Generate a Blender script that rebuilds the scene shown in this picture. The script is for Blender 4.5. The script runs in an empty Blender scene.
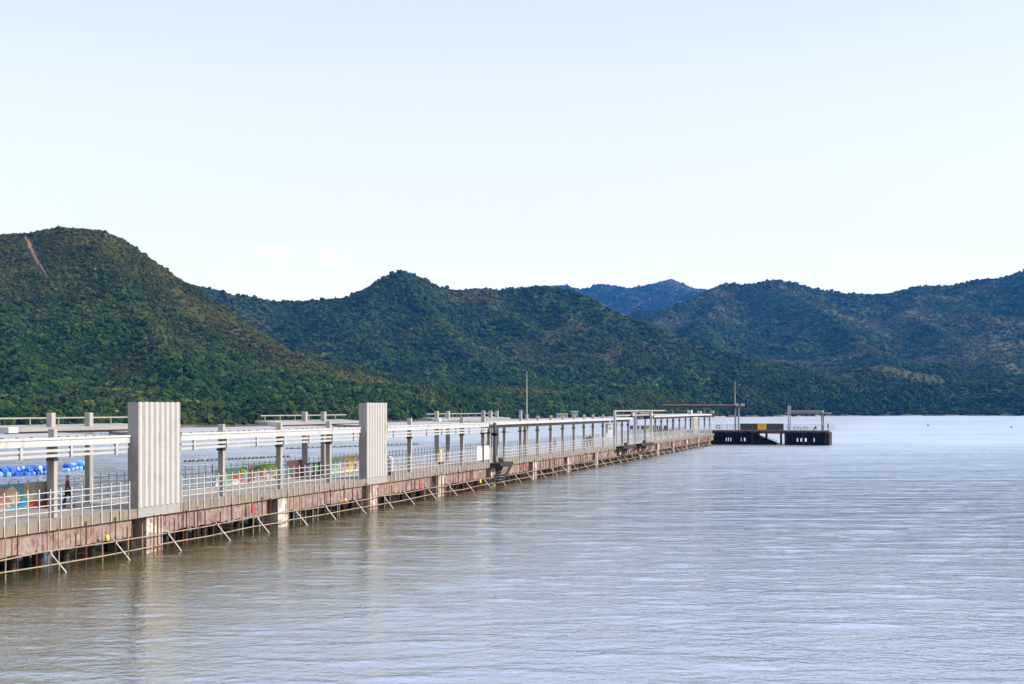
import bpy, bmesh, math, random
import numpy as np
from mathutils import Vector, Matrix
R = math.radians
random.seed(7); rng = np.random.default_rng(11)
sc = bpy.context.scene
COL = sc.collection

# ------------------------------------------------------------------ camera, sky, sun, exposure
F, CX, HOR, H = 1280.0, 512.0, 409.0, 7.5          # focal length in px, image centre, horizon row, eye height
cam = bpy.data.objects.new('camera', bpy.data.cameras.new('camera')); COL.objects.link(cam)
cam.location = (0, 0, H); cam.rotation_euler = (R(90), 0, 0)
cam.data.sensor_width = 36; cam.data.lens = 36 * F / 1024
cam.data.shift_y = (HOR - 342) / 1024
cam.data.clip_start = 0.5; cam.data.clip_end = 60000
sc.camera = cam
SUN_EL, SUN_AZ = R(28), R(97)                      # azimuth clockwise from +Y (towards the right)
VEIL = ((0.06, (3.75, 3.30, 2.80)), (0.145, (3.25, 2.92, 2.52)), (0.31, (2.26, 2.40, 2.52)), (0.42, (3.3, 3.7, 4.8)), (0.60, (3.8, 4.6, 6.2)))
w = bpy.data.worlds.new('World'); sc.world = w; w.use_nodes = True
nt = w.node_tree; nt.nodes.clear()
sky = nt.nodes.new('ShaderNodeTexSky'); sky.sky_type = 'NISHITA'; sky.sun_disc = False
sky.sun_elevation = SUN_EL; sky.sun_rotation = SUN_AZ
sky.air_density = 1.0; sky.dust_density = 2.2; sky.ozone_density = 1.0; sky.altitude = 10
bg = nt.nodes.new('ShaderNodeBackground'); bg.inputs['Strength'].default_value = 0.15
wo = nt.nodes.new('ShaderNodeOutputWorld')

def wn(typ, **kw):
    o = nt.nodes.new(typ)
    for k_, v_ in kw.items(): setattr(o, k_, v_)
    return o
tc = wn('ShaderNodeTexCoord'); sx_ = wn('ShaderNodeSeparateXYZ'); nt.links.new(tc.outputs['Generated'], sx_.inputs[0])
vr = wn('ShaderNodeValToRGB'); nt.links.new(sx_.outputs['Z'], vr.inputs[0])        # sky veil: white low down, bluer higher up, extra brightness added overhead for water reflections
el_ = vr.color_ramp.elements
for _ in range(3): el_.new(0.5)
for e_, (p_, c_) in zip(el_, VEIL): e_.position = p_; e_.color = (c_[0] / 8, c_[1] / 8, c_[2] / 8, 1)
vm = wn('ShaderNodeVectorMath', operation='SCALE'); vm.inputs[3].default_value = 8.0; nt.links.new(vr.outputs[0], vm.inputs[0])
mp = wn('ShaderNodeMapping'); mp.inputs['Scale'].default_value = (1.0, 1.0, 3.5); nt.links.new(tc.outputs['Generated'], mp.inputs[0])
cn = wn('ShaderNodeTexNoise'); cn.inputs['Scale'].default_value = 18; cn.inputs['Detail'].default_value = 5; nt.links.new(mp.outputs[0], cn.inputs['Vector'])
mask = None                                                                          # one small low cloud bank
for cx_, cz_, wx_, wz_ in ((-0.182, 0.119, 0.020, 0.0065), (-0.140, 0.1175, 0.018, 0.006)):
    def mth(op, a_, b_=0.0):
        o = wn('ShaderNodeMath', operation=op)
        for i_, q_ in enumerate((a_, b_)):
            if hasattr(q_, 'links'): nt.links.new(q_, o.inputs[i_])
            else: o.inputs[i_].default_value = q_
        return o.outputs[0]
    dx_ = mth('DIVIDE', mth('SUBTRACT', sx_.outputs['X'], cx_), wx_); dz_ = mth('DIVIDE', mth('SUBTRACT', sx_.outputs['Z'], cz_), wz_)
    m_ = mth('SUBTRACT', 1.0, mth('ADD', mth('MULTIPLY', dx_, dx_), mth('MULTIPLY', dz_, dz_)))
    mask = m_ if mask is None else mth('MAXIMUM', mask, m_)
mask = mth('MULTIPLY', mth('GREATER_THAN', sx_.outputs['Y'], 0.0), mth('ADD', mask, mth('MULTIPLY', mth('SUBTRACT', cn.outputs[0], 0.5), 2.2)))
cr = wn('ShaderNodeMapRange'); cr.inputs['From Min'].default_value = 0.0; cr.inputs['From Max'].default_value = 1.0; cr.inputs['To Max'].default_value = 0.7; nt.links.new(mask, cr.inputs['Value'])
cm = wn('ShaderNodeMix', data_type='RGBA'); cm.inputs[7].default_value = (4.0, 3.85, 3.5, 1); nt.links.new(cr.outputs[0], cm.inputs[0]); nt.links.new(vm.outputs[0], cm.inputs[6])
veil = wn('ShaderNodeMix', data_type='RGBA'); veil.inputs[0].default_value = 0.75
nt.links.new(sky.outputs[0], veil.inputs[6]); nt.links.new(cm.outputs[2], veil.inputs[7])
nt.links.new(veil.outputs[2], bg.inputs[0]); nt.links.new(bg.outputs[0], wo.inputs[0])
sun = bpy.data.objects.new('sun', bpy.data.lights.new('sun', 'SUN')); COL.objects.link(sun)
sun.data.energy = 2.9; sun.data.angle = R(4); sun.data.color = (1.0, 0.93, 0.84)
sd = Vector((math.sin(SUN_AZ) * math.cos(SUN_EL), math.cos(SUN_AZ) * math.cos(SUN_EL), math.sin(SUN_EL)))
sun.rotation_euler = sd.to_track_quat('Z', 'Y').to_euler()
vs = sc.view_settings; vs.view_transform = 'Standard'; vs.look = 'None'; vs.gamma = 1; vs.use_curve_mapping = False
vs.exposure = 1.36
WSLOPE, WROUGH = 0.100, (0.03, 0.36)
sc.cycles.use_denoising = True
sc.cycles.max_bounces = 6; sc.cycles.volume_bounces = 0
sc.cycles.caustics_reflective = False

# ------------------------------------------------------------------ helpers
def tag(o, label=None, cat=None, group=None, kind=None):
    if label: o['label'] = label
    if cat: o['category'] = cat
    if group: o['group'] = group
    if kind: o['kind'] = kind
    return o
def empty(name, loc, rz=0.0, label=None, cat=None, group=None):
    o = bpy.data.objects.new(name, None); COL.objects.link(o)
    o.location = loc; o.rotation_euler = (0, 0, rz); o.empty_display_size = 0.3
    return tag(o, label, cat, group)
def copy_tree(o, parent=None):
    c = o.copy(); COL.objects.link(c)
    c.parent = parent
    for ch in o.children: copy_tree(ch, c)
    return c
class MB:
    def __init__(s): s.v = []; s.f = []
    def add(s, vs_, fs):
        n = len(s.v); s.v += [tuple(p) for p in vs_]; s.f += [tuple(i + n for i in q) for q in fs]; return s
    def box(s, x0, x1, y0, y1, z0, z1):
        p = [(x, y, z) for z in (z0, z1) for y in (y0, y1) for x in (x0, x1)]
        return s.add(p, [(0, 2, 3, 1), (4, 5, 7, 6), (0, 1, 5, 4), (2, 6, 7, 3), (0, 4, 6, 2), (1, 3, 7, 5)])
    def tube(s, p, q, r, n=8, r2=None):
        p = Vector(p); q = Vector(q); r2 = r if r2 is None else r2
        d = (q - p).normalized(); a = d.orthogonal().normalized(); b = d.cross(a)
        vs_ = []
        for c, rr in ((p, r), (q, r2)):
            for i in range(n):
                t = 2 * math.pi * i / n; vs_.append(c + a * (rr * math.cos(t)) + b * (rr * math.sin(t)))
        fs = [(i, (i + 1) % n, n + (i + 1) % n, n + i) for i in range(n)]
        fs += [tuple(range(n))[::-1], tuple(range(n, 2 * n))]
        return s.add(vs_, fs)
    def prism(s, pts, axis, a, b):
        """outline pts (2-D) extruded along axis from a to b; pts are the two other axes in order"""
        n = len(pts); vs_ = []
        for c in (a, b):
            for u, v in pts:
                vs_.append({'x': (c, u, v), 'y': (u, c, v), 'z': (u, v, c)}[axis])
        fs = [(i, (i + 1) % n, n + (i + 1) % n, n + i) for i in range(n)] + [tuple(range(n))[::-1], tuple(range(n, 2 * n))]
        return s.add(vs_, fs)
    def lathe(s, prof, n=12, c=(0, 0, 0), axis='z'):
        vs_ = []
        for r, h in prof:
            for i in range(n):
                t = 2 * math.pi * i / n
                p = (r * math.cos(t), r * math.sin(t), h) if axis == 'z' else (h, r * math.cos(t), r * math.sin(t))
                vs_.append((p[0] + c[0], p[1] + c[1], p[2] + c[2]))
        fs = []
        for k in range(len(prof) - 1):
            for i in range(n):
                fs.append((k * n + i, k * n + (i + 1) % n, (k + 1) * n + (i + 1) % n, (k + 1) * n + i))
        fs += [tuple(range(n))[::-1], tuple(range((len(prof) - 1) * n, len(prof) * n))]
        return s.add(vs_, fs)
    def build(s, name, mat, parent=None, bevel=0, smooth=False):
        me = bpy.data.meshes.new(name); me.from_pydata(s.v, [], s.f)
        bm = bmesh.new(); bm.from_mesh(me); bmesh.ops.recalc_face_normals(bm, faces=bm.faces)
        if bevel:
            bmesh.ops.bevel(bm, geom=[e for e in bm.edges if e.is_manifold and e.calc_face_angle(0) > 0.6], offset=bevel, segments=1, affect='EDGES')
        bm.to_mesh(me); bm.free()
        if smooth:
            for p in me.polygons: p.use_smooth = True
        if mat: me.materials.append(mat)
        o = bpy.data.objects.new(name, me); COL.objects.link(o)
        if parent: o.parent = parent
        return o

# ------------------------------------------------------------------ materials
class NT:
    def __init__(s, name):
        s.m = bpy.data.materials.new(name); s.m.use_nodes = True; s.t = s.m.node_tree
        s.b = s.t.nodes['Principled BSDF']; s.out = s.t.nodes['Material Output']
    def n(s, typ, **kw):
        o = s.t.nodes.new(typ)
        for k, v in kw.items(): setattr(o, k, v)
        return o
    def l(s, a, b): s.t.links.new(a, b)
    def pos(s, scale=(1, 1, 1)):
        g = s.n('ShaderNodeNewGeometry'); mp = s.n('ShaderNodeMapping'); mp.inputs['Scale'].default_value = scale
        s.l(g.outputs['Position'], mp.inputs[0]); return mp.outputs[0]
    def noise(s, vec, scale, detail=4, rough=0.55, dist=0):
        o = s.n('ShaderNodeTexNoise'); o.inputs['Scale'].default_value = scale; o.inputs['Detail'].default_value = detail
        o.inputs['Roughness'].default_value = rough; o.inputs['Distortion'].default_value = dist
        s.l(vec, o.inputs['Vector']); return o.outputs[0]
    def ramp(s, fac, stops):
        o = s.n('ShaderNodeValToRGB'); e = o.color_ramp.elements
        while len(e) < len(stops): e.new(0.5)
        for k, (p, c) in zip(e, stops): k.position = p; k.color = (*c, 1)
        s.l(fac, o.inputs[0]); return o.outputs[0]
    def mix(s, fac, a, b, blend='MIX'):
        o = s.n('ShaderNodeMix', data_type='RGBA', blend_type=blend)
        for v, i in ((fac, 0), (a, 6), (b, 7)):
            if hasattr(v, 'links'): s.l(v, o.inputs[i])
            else: o.inputs[i].default_value = v if i == 0 else (*v, 1)
        return o.outputs[2]
    def math(s, op, a, b=0.0, c=0.0, clamp=False):
        o = s.n('ShaderNodeMath', operation=op, use_clamp=clamp)
        for k, v in enumerate((a, b, c)):
            if hasattr(v, 'links'): s.l(v, o.inputs[k])
            else: o.inputs[k].default_value = v
        return o.outputs[0]
    def bump(s, h, strength, dist):
        o = s.n('ShaderNodeBump'); o.inputs['Strength'].default_value = strength; o.inputs['Distance'].default_value = dist
        s.l(h, o.inputs['Height']); s.l(o.outputs[0], s.b.inputs['Normal'])
    def col(s, c, rough=0.7):
        if hasattr(c, 'links'): s.l(c, s.b.inputs['Base Color'])
        else: s.b.inputs['Base Color'].default_value = (*c, 1)
        s.b.inputs['Roughness'].default_value = rough
        return s.m
def weathered(name, base, stain, amount=0.5, scale=1.5, streak=0.25, rough=0.75, bump=0.02, stain2=None):
    """paint or concrete with blotches and vertical streaks of a second colour"""
    k = NT(name)
    a = k.noise(k.pos((1, 1, 1)), scale, 6, 0.65)
    st = k.noise(k.pos((3, 3, streak)), scale * 1.4, 4, 0.6)
    f = k.math('MULTIPLY', a, st)
    lo = 0.42 - 0.28 * amount
    m1 = k.ramp(f, [(lo, (0, 0, 0)), (lo + 0.16, (1, 1, 1))])
    c = k.mix(m1, base, stain)
    if stain2:
        b = k.noise(k.pos((1, 1, 1)), scale * 0.7 + .3, 7, 0.7, 0.4)
        c = k.mix(k.ramp(b, [(0.5, (0, 0, 0)), (0.57, (1, 1, 1))]), c, stain2)
    g = k.noise(k.pos((1, 1, 1)), 14, 3)
    c = k.mix(0.18, c, k.ramp(g, [(0.3, (0.25, 0.25, 0.25)), (0.7, (1, 1, 1))]), 'MULTIPLY')
    k.bump(a, 0.5, bump); k.b.inputs['Specular IOR Level'].default_value = 0.2
    return k.col(c, rough)
def plain(name, c, rough=0.6, var=0.2, scale=3.0, metal=0.0):
    k = NT(name); f = k.noise(k.pos(), scale, 4, 0.6)
    d = tuple(x * (1 - var) for x in c); e = tuple(min(1, x * (1 + var)) for x in c)
    k.b.inputs['Metallic'].default_value = metal
    return k.col(k.ramp(f, [(0.3, d), (0.7, e)]), rough)
M = {}
M['white'] = weathered('white_paint', (0.40, 0.39, 0.38), (0.25, 0.23, 0.215), 0.55, 0.8, 0.3, 0.5, 0.004)
M['wallconc'] = weathered('pale_ribbed_concrete', (0.26, 0.24, 0.225), (0.19, 0.172, 0.158), 0.5, 0.9, 0.2)
M['rib'] = weathered('pale_rib_render', (0.365, 0.35, 0.335), (0.27, 0.255, 0.24), 0.4, 0.9, 0.2)
M['slat'] = plain('shaded_slat_paint', (.30, .29, .28), .6, .1)  # greyer than the fascia: shade under the canopy put into the colour
M['rooftop'] = weathered('canopy_roof_sheet', (.29, .275, .26), (.20, .18, .165), .5, 1, 1)
M['column'] = weathered('column_concrete', (0.31, 0.285, 0.26), (0.20, 0.175, 0.155), 0.5, 0.9, 0.25)
M['deck'] = weathered('deck_concrete', (0.33, 0.285, 0.245), (0.22, 0.185, 0.155), 0.5, 0.6, 1.0)
M['edge'] = weathered('edge_concrete', (0.185, 0.152, 0.118), (0.09, 0.07, 0.05), 0.6, 1.2, 0.2)
M['beam'] = weathered('peeling_pink_beam', (0.235, 0.150, 0.132), (0.085, 0.050, 0.040), 0.72, 2.6, 0.22, 0.85, 0.03, (0.24, 0.205, 0.18))
M['cap'] = weathered('pile_cap_concrete', (0.30, 0.235, 0.20), (0.16, 0.09, 0.065), 0.55, 1.3, 0.3, 0.85, 0.03, (0.52, 0.46, 0.40))
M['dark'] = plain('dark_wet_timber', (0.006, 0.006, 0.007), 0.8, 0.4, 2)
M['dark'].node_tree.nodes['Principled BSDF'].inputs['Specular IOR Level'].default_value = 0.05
M['fender'] = weathered('weathered_fender_timber', (.028, .024, .022), (.012, .011, .011), .5, 1, .3, .9)
M['under'] = plain('dark_underside', (0.03, 0.026, 0.022), 0.9, 0.4, 1)  # near-black brown for beams, piles, end deck and treads
M['rust'] = weathered('rusty_steel', (0.10, 0.038, 0.022), (0.06, 0.026, 0.018), 0.5, 3, 1, 0.85)
M['tube'] = weathered('pale_scaffold_tube', (0.27, 0.21, 0.14), (0.10, 0.055, 0.03), 0.6, 1.4, 1, 0.6)
M['brace'] = weathered('white_scaffold_tube', (0.52, 0.49, 0.45), (0.24, 0.13, 0.08), 0.4, 1.4, 1, 0.6)
M['rail'] = plain('pale_rail_paint', (0.42, 0.41, 0.40), 0.45, 0.12, 2)
M['grey'] = plain('grey_steel', (0.30, 0.30, 0.30), 0.5, 0.2)
M['dgrey'] = plain('dark_grey_steel', (0.055, 0.06, 0.065), 0.5, 0.3)
M['roofgrey'] = weathered('grey_roof_slab', (0.25, 0.23, 0.21), (0.14, 0.12, 0.10), 0.5, 1, 1)
M['yellow'] = plain('yellow_paint', (0.72, 0.42, 0.03), 0.5, 0.1)
M['orange'] = plain('amber_sign_paint', (0.70, 0.36, 0.02), 0.5, 0.05)
M['red'] = plain('red_cloth', (0.30, 0.02, 0.025), 0.8, 0.15)
M['brownpanel'] = weathered('brown_board', (0.065, 0.052, 0.042), (0.04, 0.03, 0.025), 0.5, 1, 1)
M['sand'] = plain('sand', (0.46, 0.36, 0.25), 0.95, 0.15, 0.05)
M['rock'] = weathered('tan_rock', (0.27, 0.20, 0.155), (0.15, 0.11, 0.085), 0.5, 0.5, 1, 0.95, 0.2)
M['skin'] = plain('skin', (0.45, 0.27, 0.19), 0.55, 0.05)
M['hair'] = plain('dark_hair', (0.012, 0.010, 0.009), 0.5, 0.1)

# ------------------------------------------------------------------ noise
def vnoise(x, y, seed=0):
    xi = np.floor(x).astype(np.int64); yi = np.floor(y).astype(np.int64); xf = x - xi; yf = y - yi
    def hsh(a, b):
        n = (a * 374761393 + b * 668265263 + seed * 982451653) & 0x7fffffff
        n = ((n ^ (n >> 13)) * 1274126177) & 0x7fffffff
        n = n ^ (n >> 16)
        return n / 0x7fffffff * 6.2831853
    u = xf * xf * xf * (xf * (xf * 6 - 15) + 10); v = yf * yf * yf * (yf * (yf * 6 - 15) + 10)
    def g(a, b, dx, dy):
        t = hsh(a, b); return np.cos(t) * dx + np.sin(t) * dy
    n00 = g(xi, yi, xf, yf); n10 = g(xi + 1, yi, xf - 1, yf); n01 = g(xi, yi + 1, xf, yf - 1); n11 = g(xi + 1, yi + 1, xf - 1, yf - 1)
    return ((n00 * (1 - u) + n10 * u) * (1 - v) + (n01 * (1 - u) + n11 * u) * v) * 1.5
def fbm(x, y, octv=4, seed=0):
    s = 0; a = 1; t = 0
    for k in range(octv):
        s = s + a * vnoise(x * 2 ** k, y * 2 ** k, seed + k * 17); t += a; a *= 0.5
    return s / t
def ridged(x, y, octv=4, seed=0):
    s = 0; a = 1; t = 0
    for k in range(octv):
        s = s + a * (1 - np.abs(vnoise(x * 2 ** k, y * 2 ** k, seed + k * 17)) * 2); t += a; a *= 0.5
    return s / t

# ------------------------------------------------------------------ hills: real ridgelines at their own distances
def W3(px, py, D): return ((px - CX) / F * D, D, H + (HOR - py) / F * D)
RIDGES = [   # (crest points (column, row, distance), flank slope)
 ([(-420, 250, 1000), (-250, 238, 1010), (-120, 236, 1010), (-40, 233, 1000), (0, 232, 1000), (35, 229, 1000), (68, 224, 1000), (100, 228, 1000), (118, 236, 1000), (130, 246, 1000),
   (147, 263, 1000), (166, 278, 985), (200, 302, 955), (260, 337, 910), (330, 368, 870), (400, 390, 850), (470, 410, 850), (520, 419, 860)], 0.56),
 ([(60, 285, 1650), (150, 271, 1700), (190, 283, 1720), (230, 293, 1730), (280, 301, 1740), (320, 299, 1740), (355, 297, 1740), (376, 287, 1740), (390, 275, 1740), (401, 270, 1740), (414, 275, 1740),
   (433, 286, 1740), (460, 289, 1740), (482, 287, 1740), (500, 290, 1740), (512, 289, 1740), (540, 286, 1740), (562, 288, 1740), (582, 295, 1720), (620, 313, 1680),
   (660, 328, 1650), (720, 348, 1620), (780, 367, 1580), (830, 384, 1540), (880, 404, 1500)], 0.38),
 ([(408, 292, 1690), (440, 322, 1500), (480, 365, 1300), (540, 400, 1120), (580, 414, 1020)], 0.40),
 ([(548, 304, 1690), (600, 332, 1500), (650, 370, 1350), (700, 405, 1250)], 0.30),
 ([(440, 296, 5200), (500, 290, 5200), (540, 286, 5200), (566, 285, 5200), (581, 291, 5200), (600, 284, 5200), (626, 288, 5200), (641, 287, 5200), (670, 279, 5200), (694, 288, 5200), (720, 292, 5200), (800, 300, 5200), (900, 300, 5200)], 0.30),
 ([(620, 338, 2500), (660, 319, 2650), (700, 297, 2850), (716, 288, 2900),
   (730, 283, 2950), (745, 286, 2950), (775, 279, 2900), (790, 281, 2900), (815, 289, 2900), (840, 292, 2900), (870, 294, 2900), (890, 293, 2900), (920, 286, 2900),
   (950, 285, 2900), (980, 280, 2850), (1010, 277, 2800), (1026, 270, 2800), (1100, 255, 2800), (1250, 240, 2800), (1400, 260, 2800)], 0.30),
 ([(100, 244, 970), (130, 300, 890), (170, 350, 790), (200, 395, 690)], 0.42),
 ([(-30, 255, 960), (5, 315, 840), (30, 372, 690)], 0.42),
 ([(482, 300, 1690), (560, 350, 1480), (640, 395, 1250)], 0.42),
 ([(320, 312, 1680), (355, 345, 1500), (395, 378, 1300)], 0.42),
 ([(722, 300, 2780), (700, 325, 2500), (715, 350, 2200), (760, 375, 1950), (800, 400, 1700)], 0.36),
 ([(785, 296, 2780), (830, 317, 2500), (870, 350, 2150), (900, 372, 1900)], 0.36),
 ([(940, 298, 2750), (905, 312, 2550), (960, 345, 2250), (1000, 365, 2000)], 0.36),
 ([(1035, 290, 2680), (1080, 312, 2400), (1050, 345, 2150), (1100, 380, 1900)], 0.36),
 ([(740, 412, 1500), (800, 388, 1560), (850, 368, 1600), (882, 364, 1620), (910, 370, 1640), (950, 377, 1660), (1000, 381, 1680), (1050, 380, 1700), (1200, 370, 1700), (1350, 380, 1700)], 0.36),
]
def ridge_height(X, Y, WXX, WYY, pts, slope):
    out = np.zeros(X.shape); dm = np.full(X.shape, 1e9)
    for (ax, ay, az), (bx, by, bz) in zip(pts[:-1], pts[1:]):
        dx, dy = bx - ax, by - ay; ll = dx * dx + dy * dy
        t = np.clip(((X - ax) * dx + (Y - ay) * dy) / ll, 0, 1); d0 = np.hypot(X - ax - t * dx, Y - ay - t * dy)
        u = np.clip(((WXX - ax) * dx + (WYY - ay) * dy) / ll, 0, 1); d1 = np.hypot(WXX - ax - u * dx, WYY - ay - u * dy)
        k_ = np.clip(d0 / 120, 0, 1); d = d0 * (1 - k_) + d1 * k_; z = np.maximum(az + (t * (1 - k_) + u * k_) * (bz - az), 0)
        q = d * slope / np.maximum(z, 8)
        out = np.maximum(out, z * np.maximum(0, (np.exp(-1.6 * q) - .03) / .97)); dm = np.minimum(dm, d0)
    return out, dm
def seg_field(X, Y, pts):
    best = np.full(X.shape, 1e9); zc = np.zeros(X.shape)
    for (ax, ay, az), (bx, by, bz) in zip(pts[:-1], pts[1:]):
        dx, dy = bx - ax, by - ay
        t = np.clip(((X - ax) * dx + (Y - ay) * dy) / (dx * dx + dy * dy), 0, 1)
        d = np.hypot(X - ax - t * dx, Y - ay - t * dy); m = d < best
        best = np.where(m, d, best); zc = np.where(m, az + t * (bz - az), zc)
    return best, zc
SHORE = [(-400, 380), (-164, 410), (0, 436), (110, 480), (220, 533), (300, 610), (390, 735), (480, 880), (560, 960), (640, 1080), (760, 1290), (850, 1400), (950, 1440), (1024, 1440), (1150, 1440), (1500, 1440)]
SH_X = np.array([(p - CX) / F for p, _ in SHORE]); SH_D = np.array([d for _, d in SHORE], float)
def terrain(X, Y):
    acc = np.zeros(X.shape); dmin = np.full(X.shape, 1e9)
    wx = X + 22 * fbm(X / 130, Y / 130, 3, 5); wy = Y + 22 * fbm(X / 130, Y / 130, 3, 9)
    for pts, slope in RIDGES:
        P = [W3(*p) for p in pts]
        h, d0 = ridge_height(X, Y, wx, wy, P, slope)
        acc = acc + h ** 12; dmin = np.minimum(dmin, d0)
    h = acc ** (1 / 12)
    near = np.clip(dmin / 240, 0, 1)
    g = ridged(X / 300, Y / 300, 4, 31) - 0.55
    g2_ = ridged(X / 115, Y / 115, 3, 47) - 0.55
    h = h + near * np.clip(np.hypot(X + 350, Y - 920) / 150 - .3, 0, 1) * np.clip(h / 60, 0, 1) * (g * 100 + g2_ * 34)
    sh = np.interp(X / np.maximum(Y, 1), SH_X, SH_D) * 1.0
    over = Y - sh + 14 * fbm(X / 60, Y / 60, 3, 3)
    ramp = np.clip(over / 160, 0, 1)
    h = np.maximum(h, np.clip(over, 0, 400) * 0.06)
    h = np.where(over > 0, np.minimum(h, 1.2 + over * 0.36), 0) + np.where(over > 0, 0, np.maximum(-4, over * 0.05))
    return h + np.where(over > 6, 1.2 * fbm(X / 25, Y / 25, 3, 77), 0), dmin
gx = np.arange(-1500, 2600, 9.0); gy = np.arange(330, 5900, 9.0)
GX, GY = np.meshgrid(gx, gy); GZ, GD = terrain(GX, GY)
def hz(x, y):
    fx = np.clip((x - gx[0]) / 9, 0, len(gx) - 1.001); fy = np.clip((y - gy[0]) / 9, 0, len(gy) - 1.001)
    i = fx.astype(int); j = fy.astype(int); u = fx - i; v = fy - j
    return (GZ[j, i] * (1 - u) + GZ[j, i + 1] * u) * (1 - v) + (GZ[j + 1, i] * (1 - u) + GZ[j + 1, i + 1] * u) * v
def ray(px, py):
    D = np.arange(340, 5800, 3.0); z = H + (HOR - py) / F * D; x = (px - CX) / F * D
    hit = np.nonzero(hz(x, D) >= z)[0]
    return (x[hit[0]], D[hit[0]], z[hit[0]]) if len(hit) else (x[-1], D[-1], z[-1])
SCAR_PX = np.array(((25, 239, 1.0), (29, 247, 1.7), (33, 256, 1.5), (38, 265, 1.0), (42, 271, .5), (44.5, 275, .4), (47, 279, .25)))
q_ = np.linspace(0, 6, 49)
scar_w = list(np.interp(q_, range(7), SCAR_PX[:, 2])); scar = [ray(np.interp(t, range(7), SCAR_PX[:, 0]), np.interp(t, range(7), SCAR_PX[:, 1])) for t in q_]
def scar_mask(x, y):
    m = np.zeros(x.shape)
    for (a, b, wa, wb) in zip(scar[:-1], scar[1:], scar_w[:-1], scar_w[1:]):
        dx, dy = b[0] - a[0], b[1] - a[1]; t = np.clip(((x - a[0]) * dx + (y - a[1]) * dy) / (dx * dx + dy * dy + 1e-6), 0, 1)
        d = np.hypot(x - a[0] - t * dx, y - a[1] - t * dy); m = np.maximum(m, (d < 1.5 + 1.5 * (wa + t * (wb - wa))) * 1.0)
    return m
SP = [W3(*p) for p in RIDGES[0][0][10:16]]
BROWN = [(*ray(870, 325)[:2], 130, 170), (*ray(965, 356)[:2], 140, 110), (*ray(905, 312)[:2], 90, 120), (*ray(1005, 345)[:2], 110, 130)]
def dry(x, y):
    """0..1: how far open grass and scrub replace the trees"""
    d, _ = seg_field(x, y, SP)
    z = hz(x, y)
    a = np.clip(1 - d / 45, 0, 1) * 0.9
    b = np.clip((z - 55) / 60, 0, 1) * np.clip((1300 - y) / 200, 0, 1) * 0.6
    c = np.clip(fbm(x / 170, y / 170, 4, 201) * 3.0 + 0.02, 0, 1) * 0.85 * np.clip(z / 28, .15, 1)
    for qx, qy, rx, ry in BROWN: c = np.maximum(c, np.clip(1.3 - np.hypot((x - qx) / rx, (y - qy) / ry), 0, 1))
    return np.clip(np.maximum(np.maximum(a, b), c) + 0.25 * fbm(x / 50, y / 50, 3, 55), 0, 1)
ny, nx = GX.shape
V = np.stack([GX.ravel(), GY.ravel(), GZ.ravel()], 1)
idx = np.arange(nx * ny).reshape(ny, nx)
Q = np.stack([idx[:-1, :-1].ravel(), idx[:-1, 1:].ravel(), idx[1:, 1:].ravel(), idx[1:, :-1].ravel()], 1)
keep = (V[Q, 2].max(1) > -2.5); Q = Q[keep]
used = np.unique(Q); remap = np.full(len(V), -1); remap[used] = np.arange(len(used)); V = V[used]; Q = remap[Q]
me = bpy.data.meshes.new('hills'); me.vertices.add(len(V)); me.vertices.foreach_set('co', V.ravel())
me.loops.add(Q.size); me.loops.foreach_set('vertex_index', Q.ravel()); me.polygons.add(len(Q))
me.polygons.foreach_set('loop_start', np.arange(0, Q.size, 4)); me.polygons.foreach_set('loop_total', np.full(len(Q), 4))
me.update(); me.validate()
me.polygons.foreach_set('use_smooth', np.ones(len(Q), bool))
at = me.attributes.new('dry', 'FLOAT', 'POINT'); at.data.foreach_set('value', dry(V[:, 0], V[:, 1]))
k = NT('hillside_scrub')
a = k.n('ShaderNodeAttribute', attribute_name='dry')
g1 = k.ramp(k.noise(k.pos(), 0.05, 6, 0.7), [(0.3, (0.018, 0.028, 0.010)), (0.7, (0.040, 0.050, 0.018))])
g2 = k.ramp(k.noise(k.pos(), 0.12, 6, 0.7), [(0.3, (0.040, 0.044, 0.018)), (0.7, (0.080, 0.070, 0.030))])
c = k.mix(a.outputs['Fac'], g1, g2)
z = k.n('ShaderNodeSeparateXYZ'); k.l(k.n('ShaderNodeNewGeometry').outputs['Position'], z.inputs[0])
zz = k.math('ADD', z.outputs['Z'], k.math('MULTIPLY', k.noise(k.pos(), 0.08, 3), 1.6))
c = k.mix(k.ramp(k.math('MULTIPLY', zz, 0.3), [(0.40, (1, 1, 1)), (0.62, (0, 0, 0))]), c, k.ramp(k.noise(k.pos(), 0.03, 4), [(0.50, (0.10, 0.065, 0.045)), (0.66, (0.38, 0.28, 0.18))]))
k.bump(k.noise(k.pos(), 0.4, 6, 0.7), 0.8, 1.5)
k.b.inputs['Specular IOR Level'].default_value = 0.05
me.materials.append(k.col(c, 0.95))
hills = bpy.data.objects.new('hills', me); COL.objects.link(hills); tag(hills, kind='structure')
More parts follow.
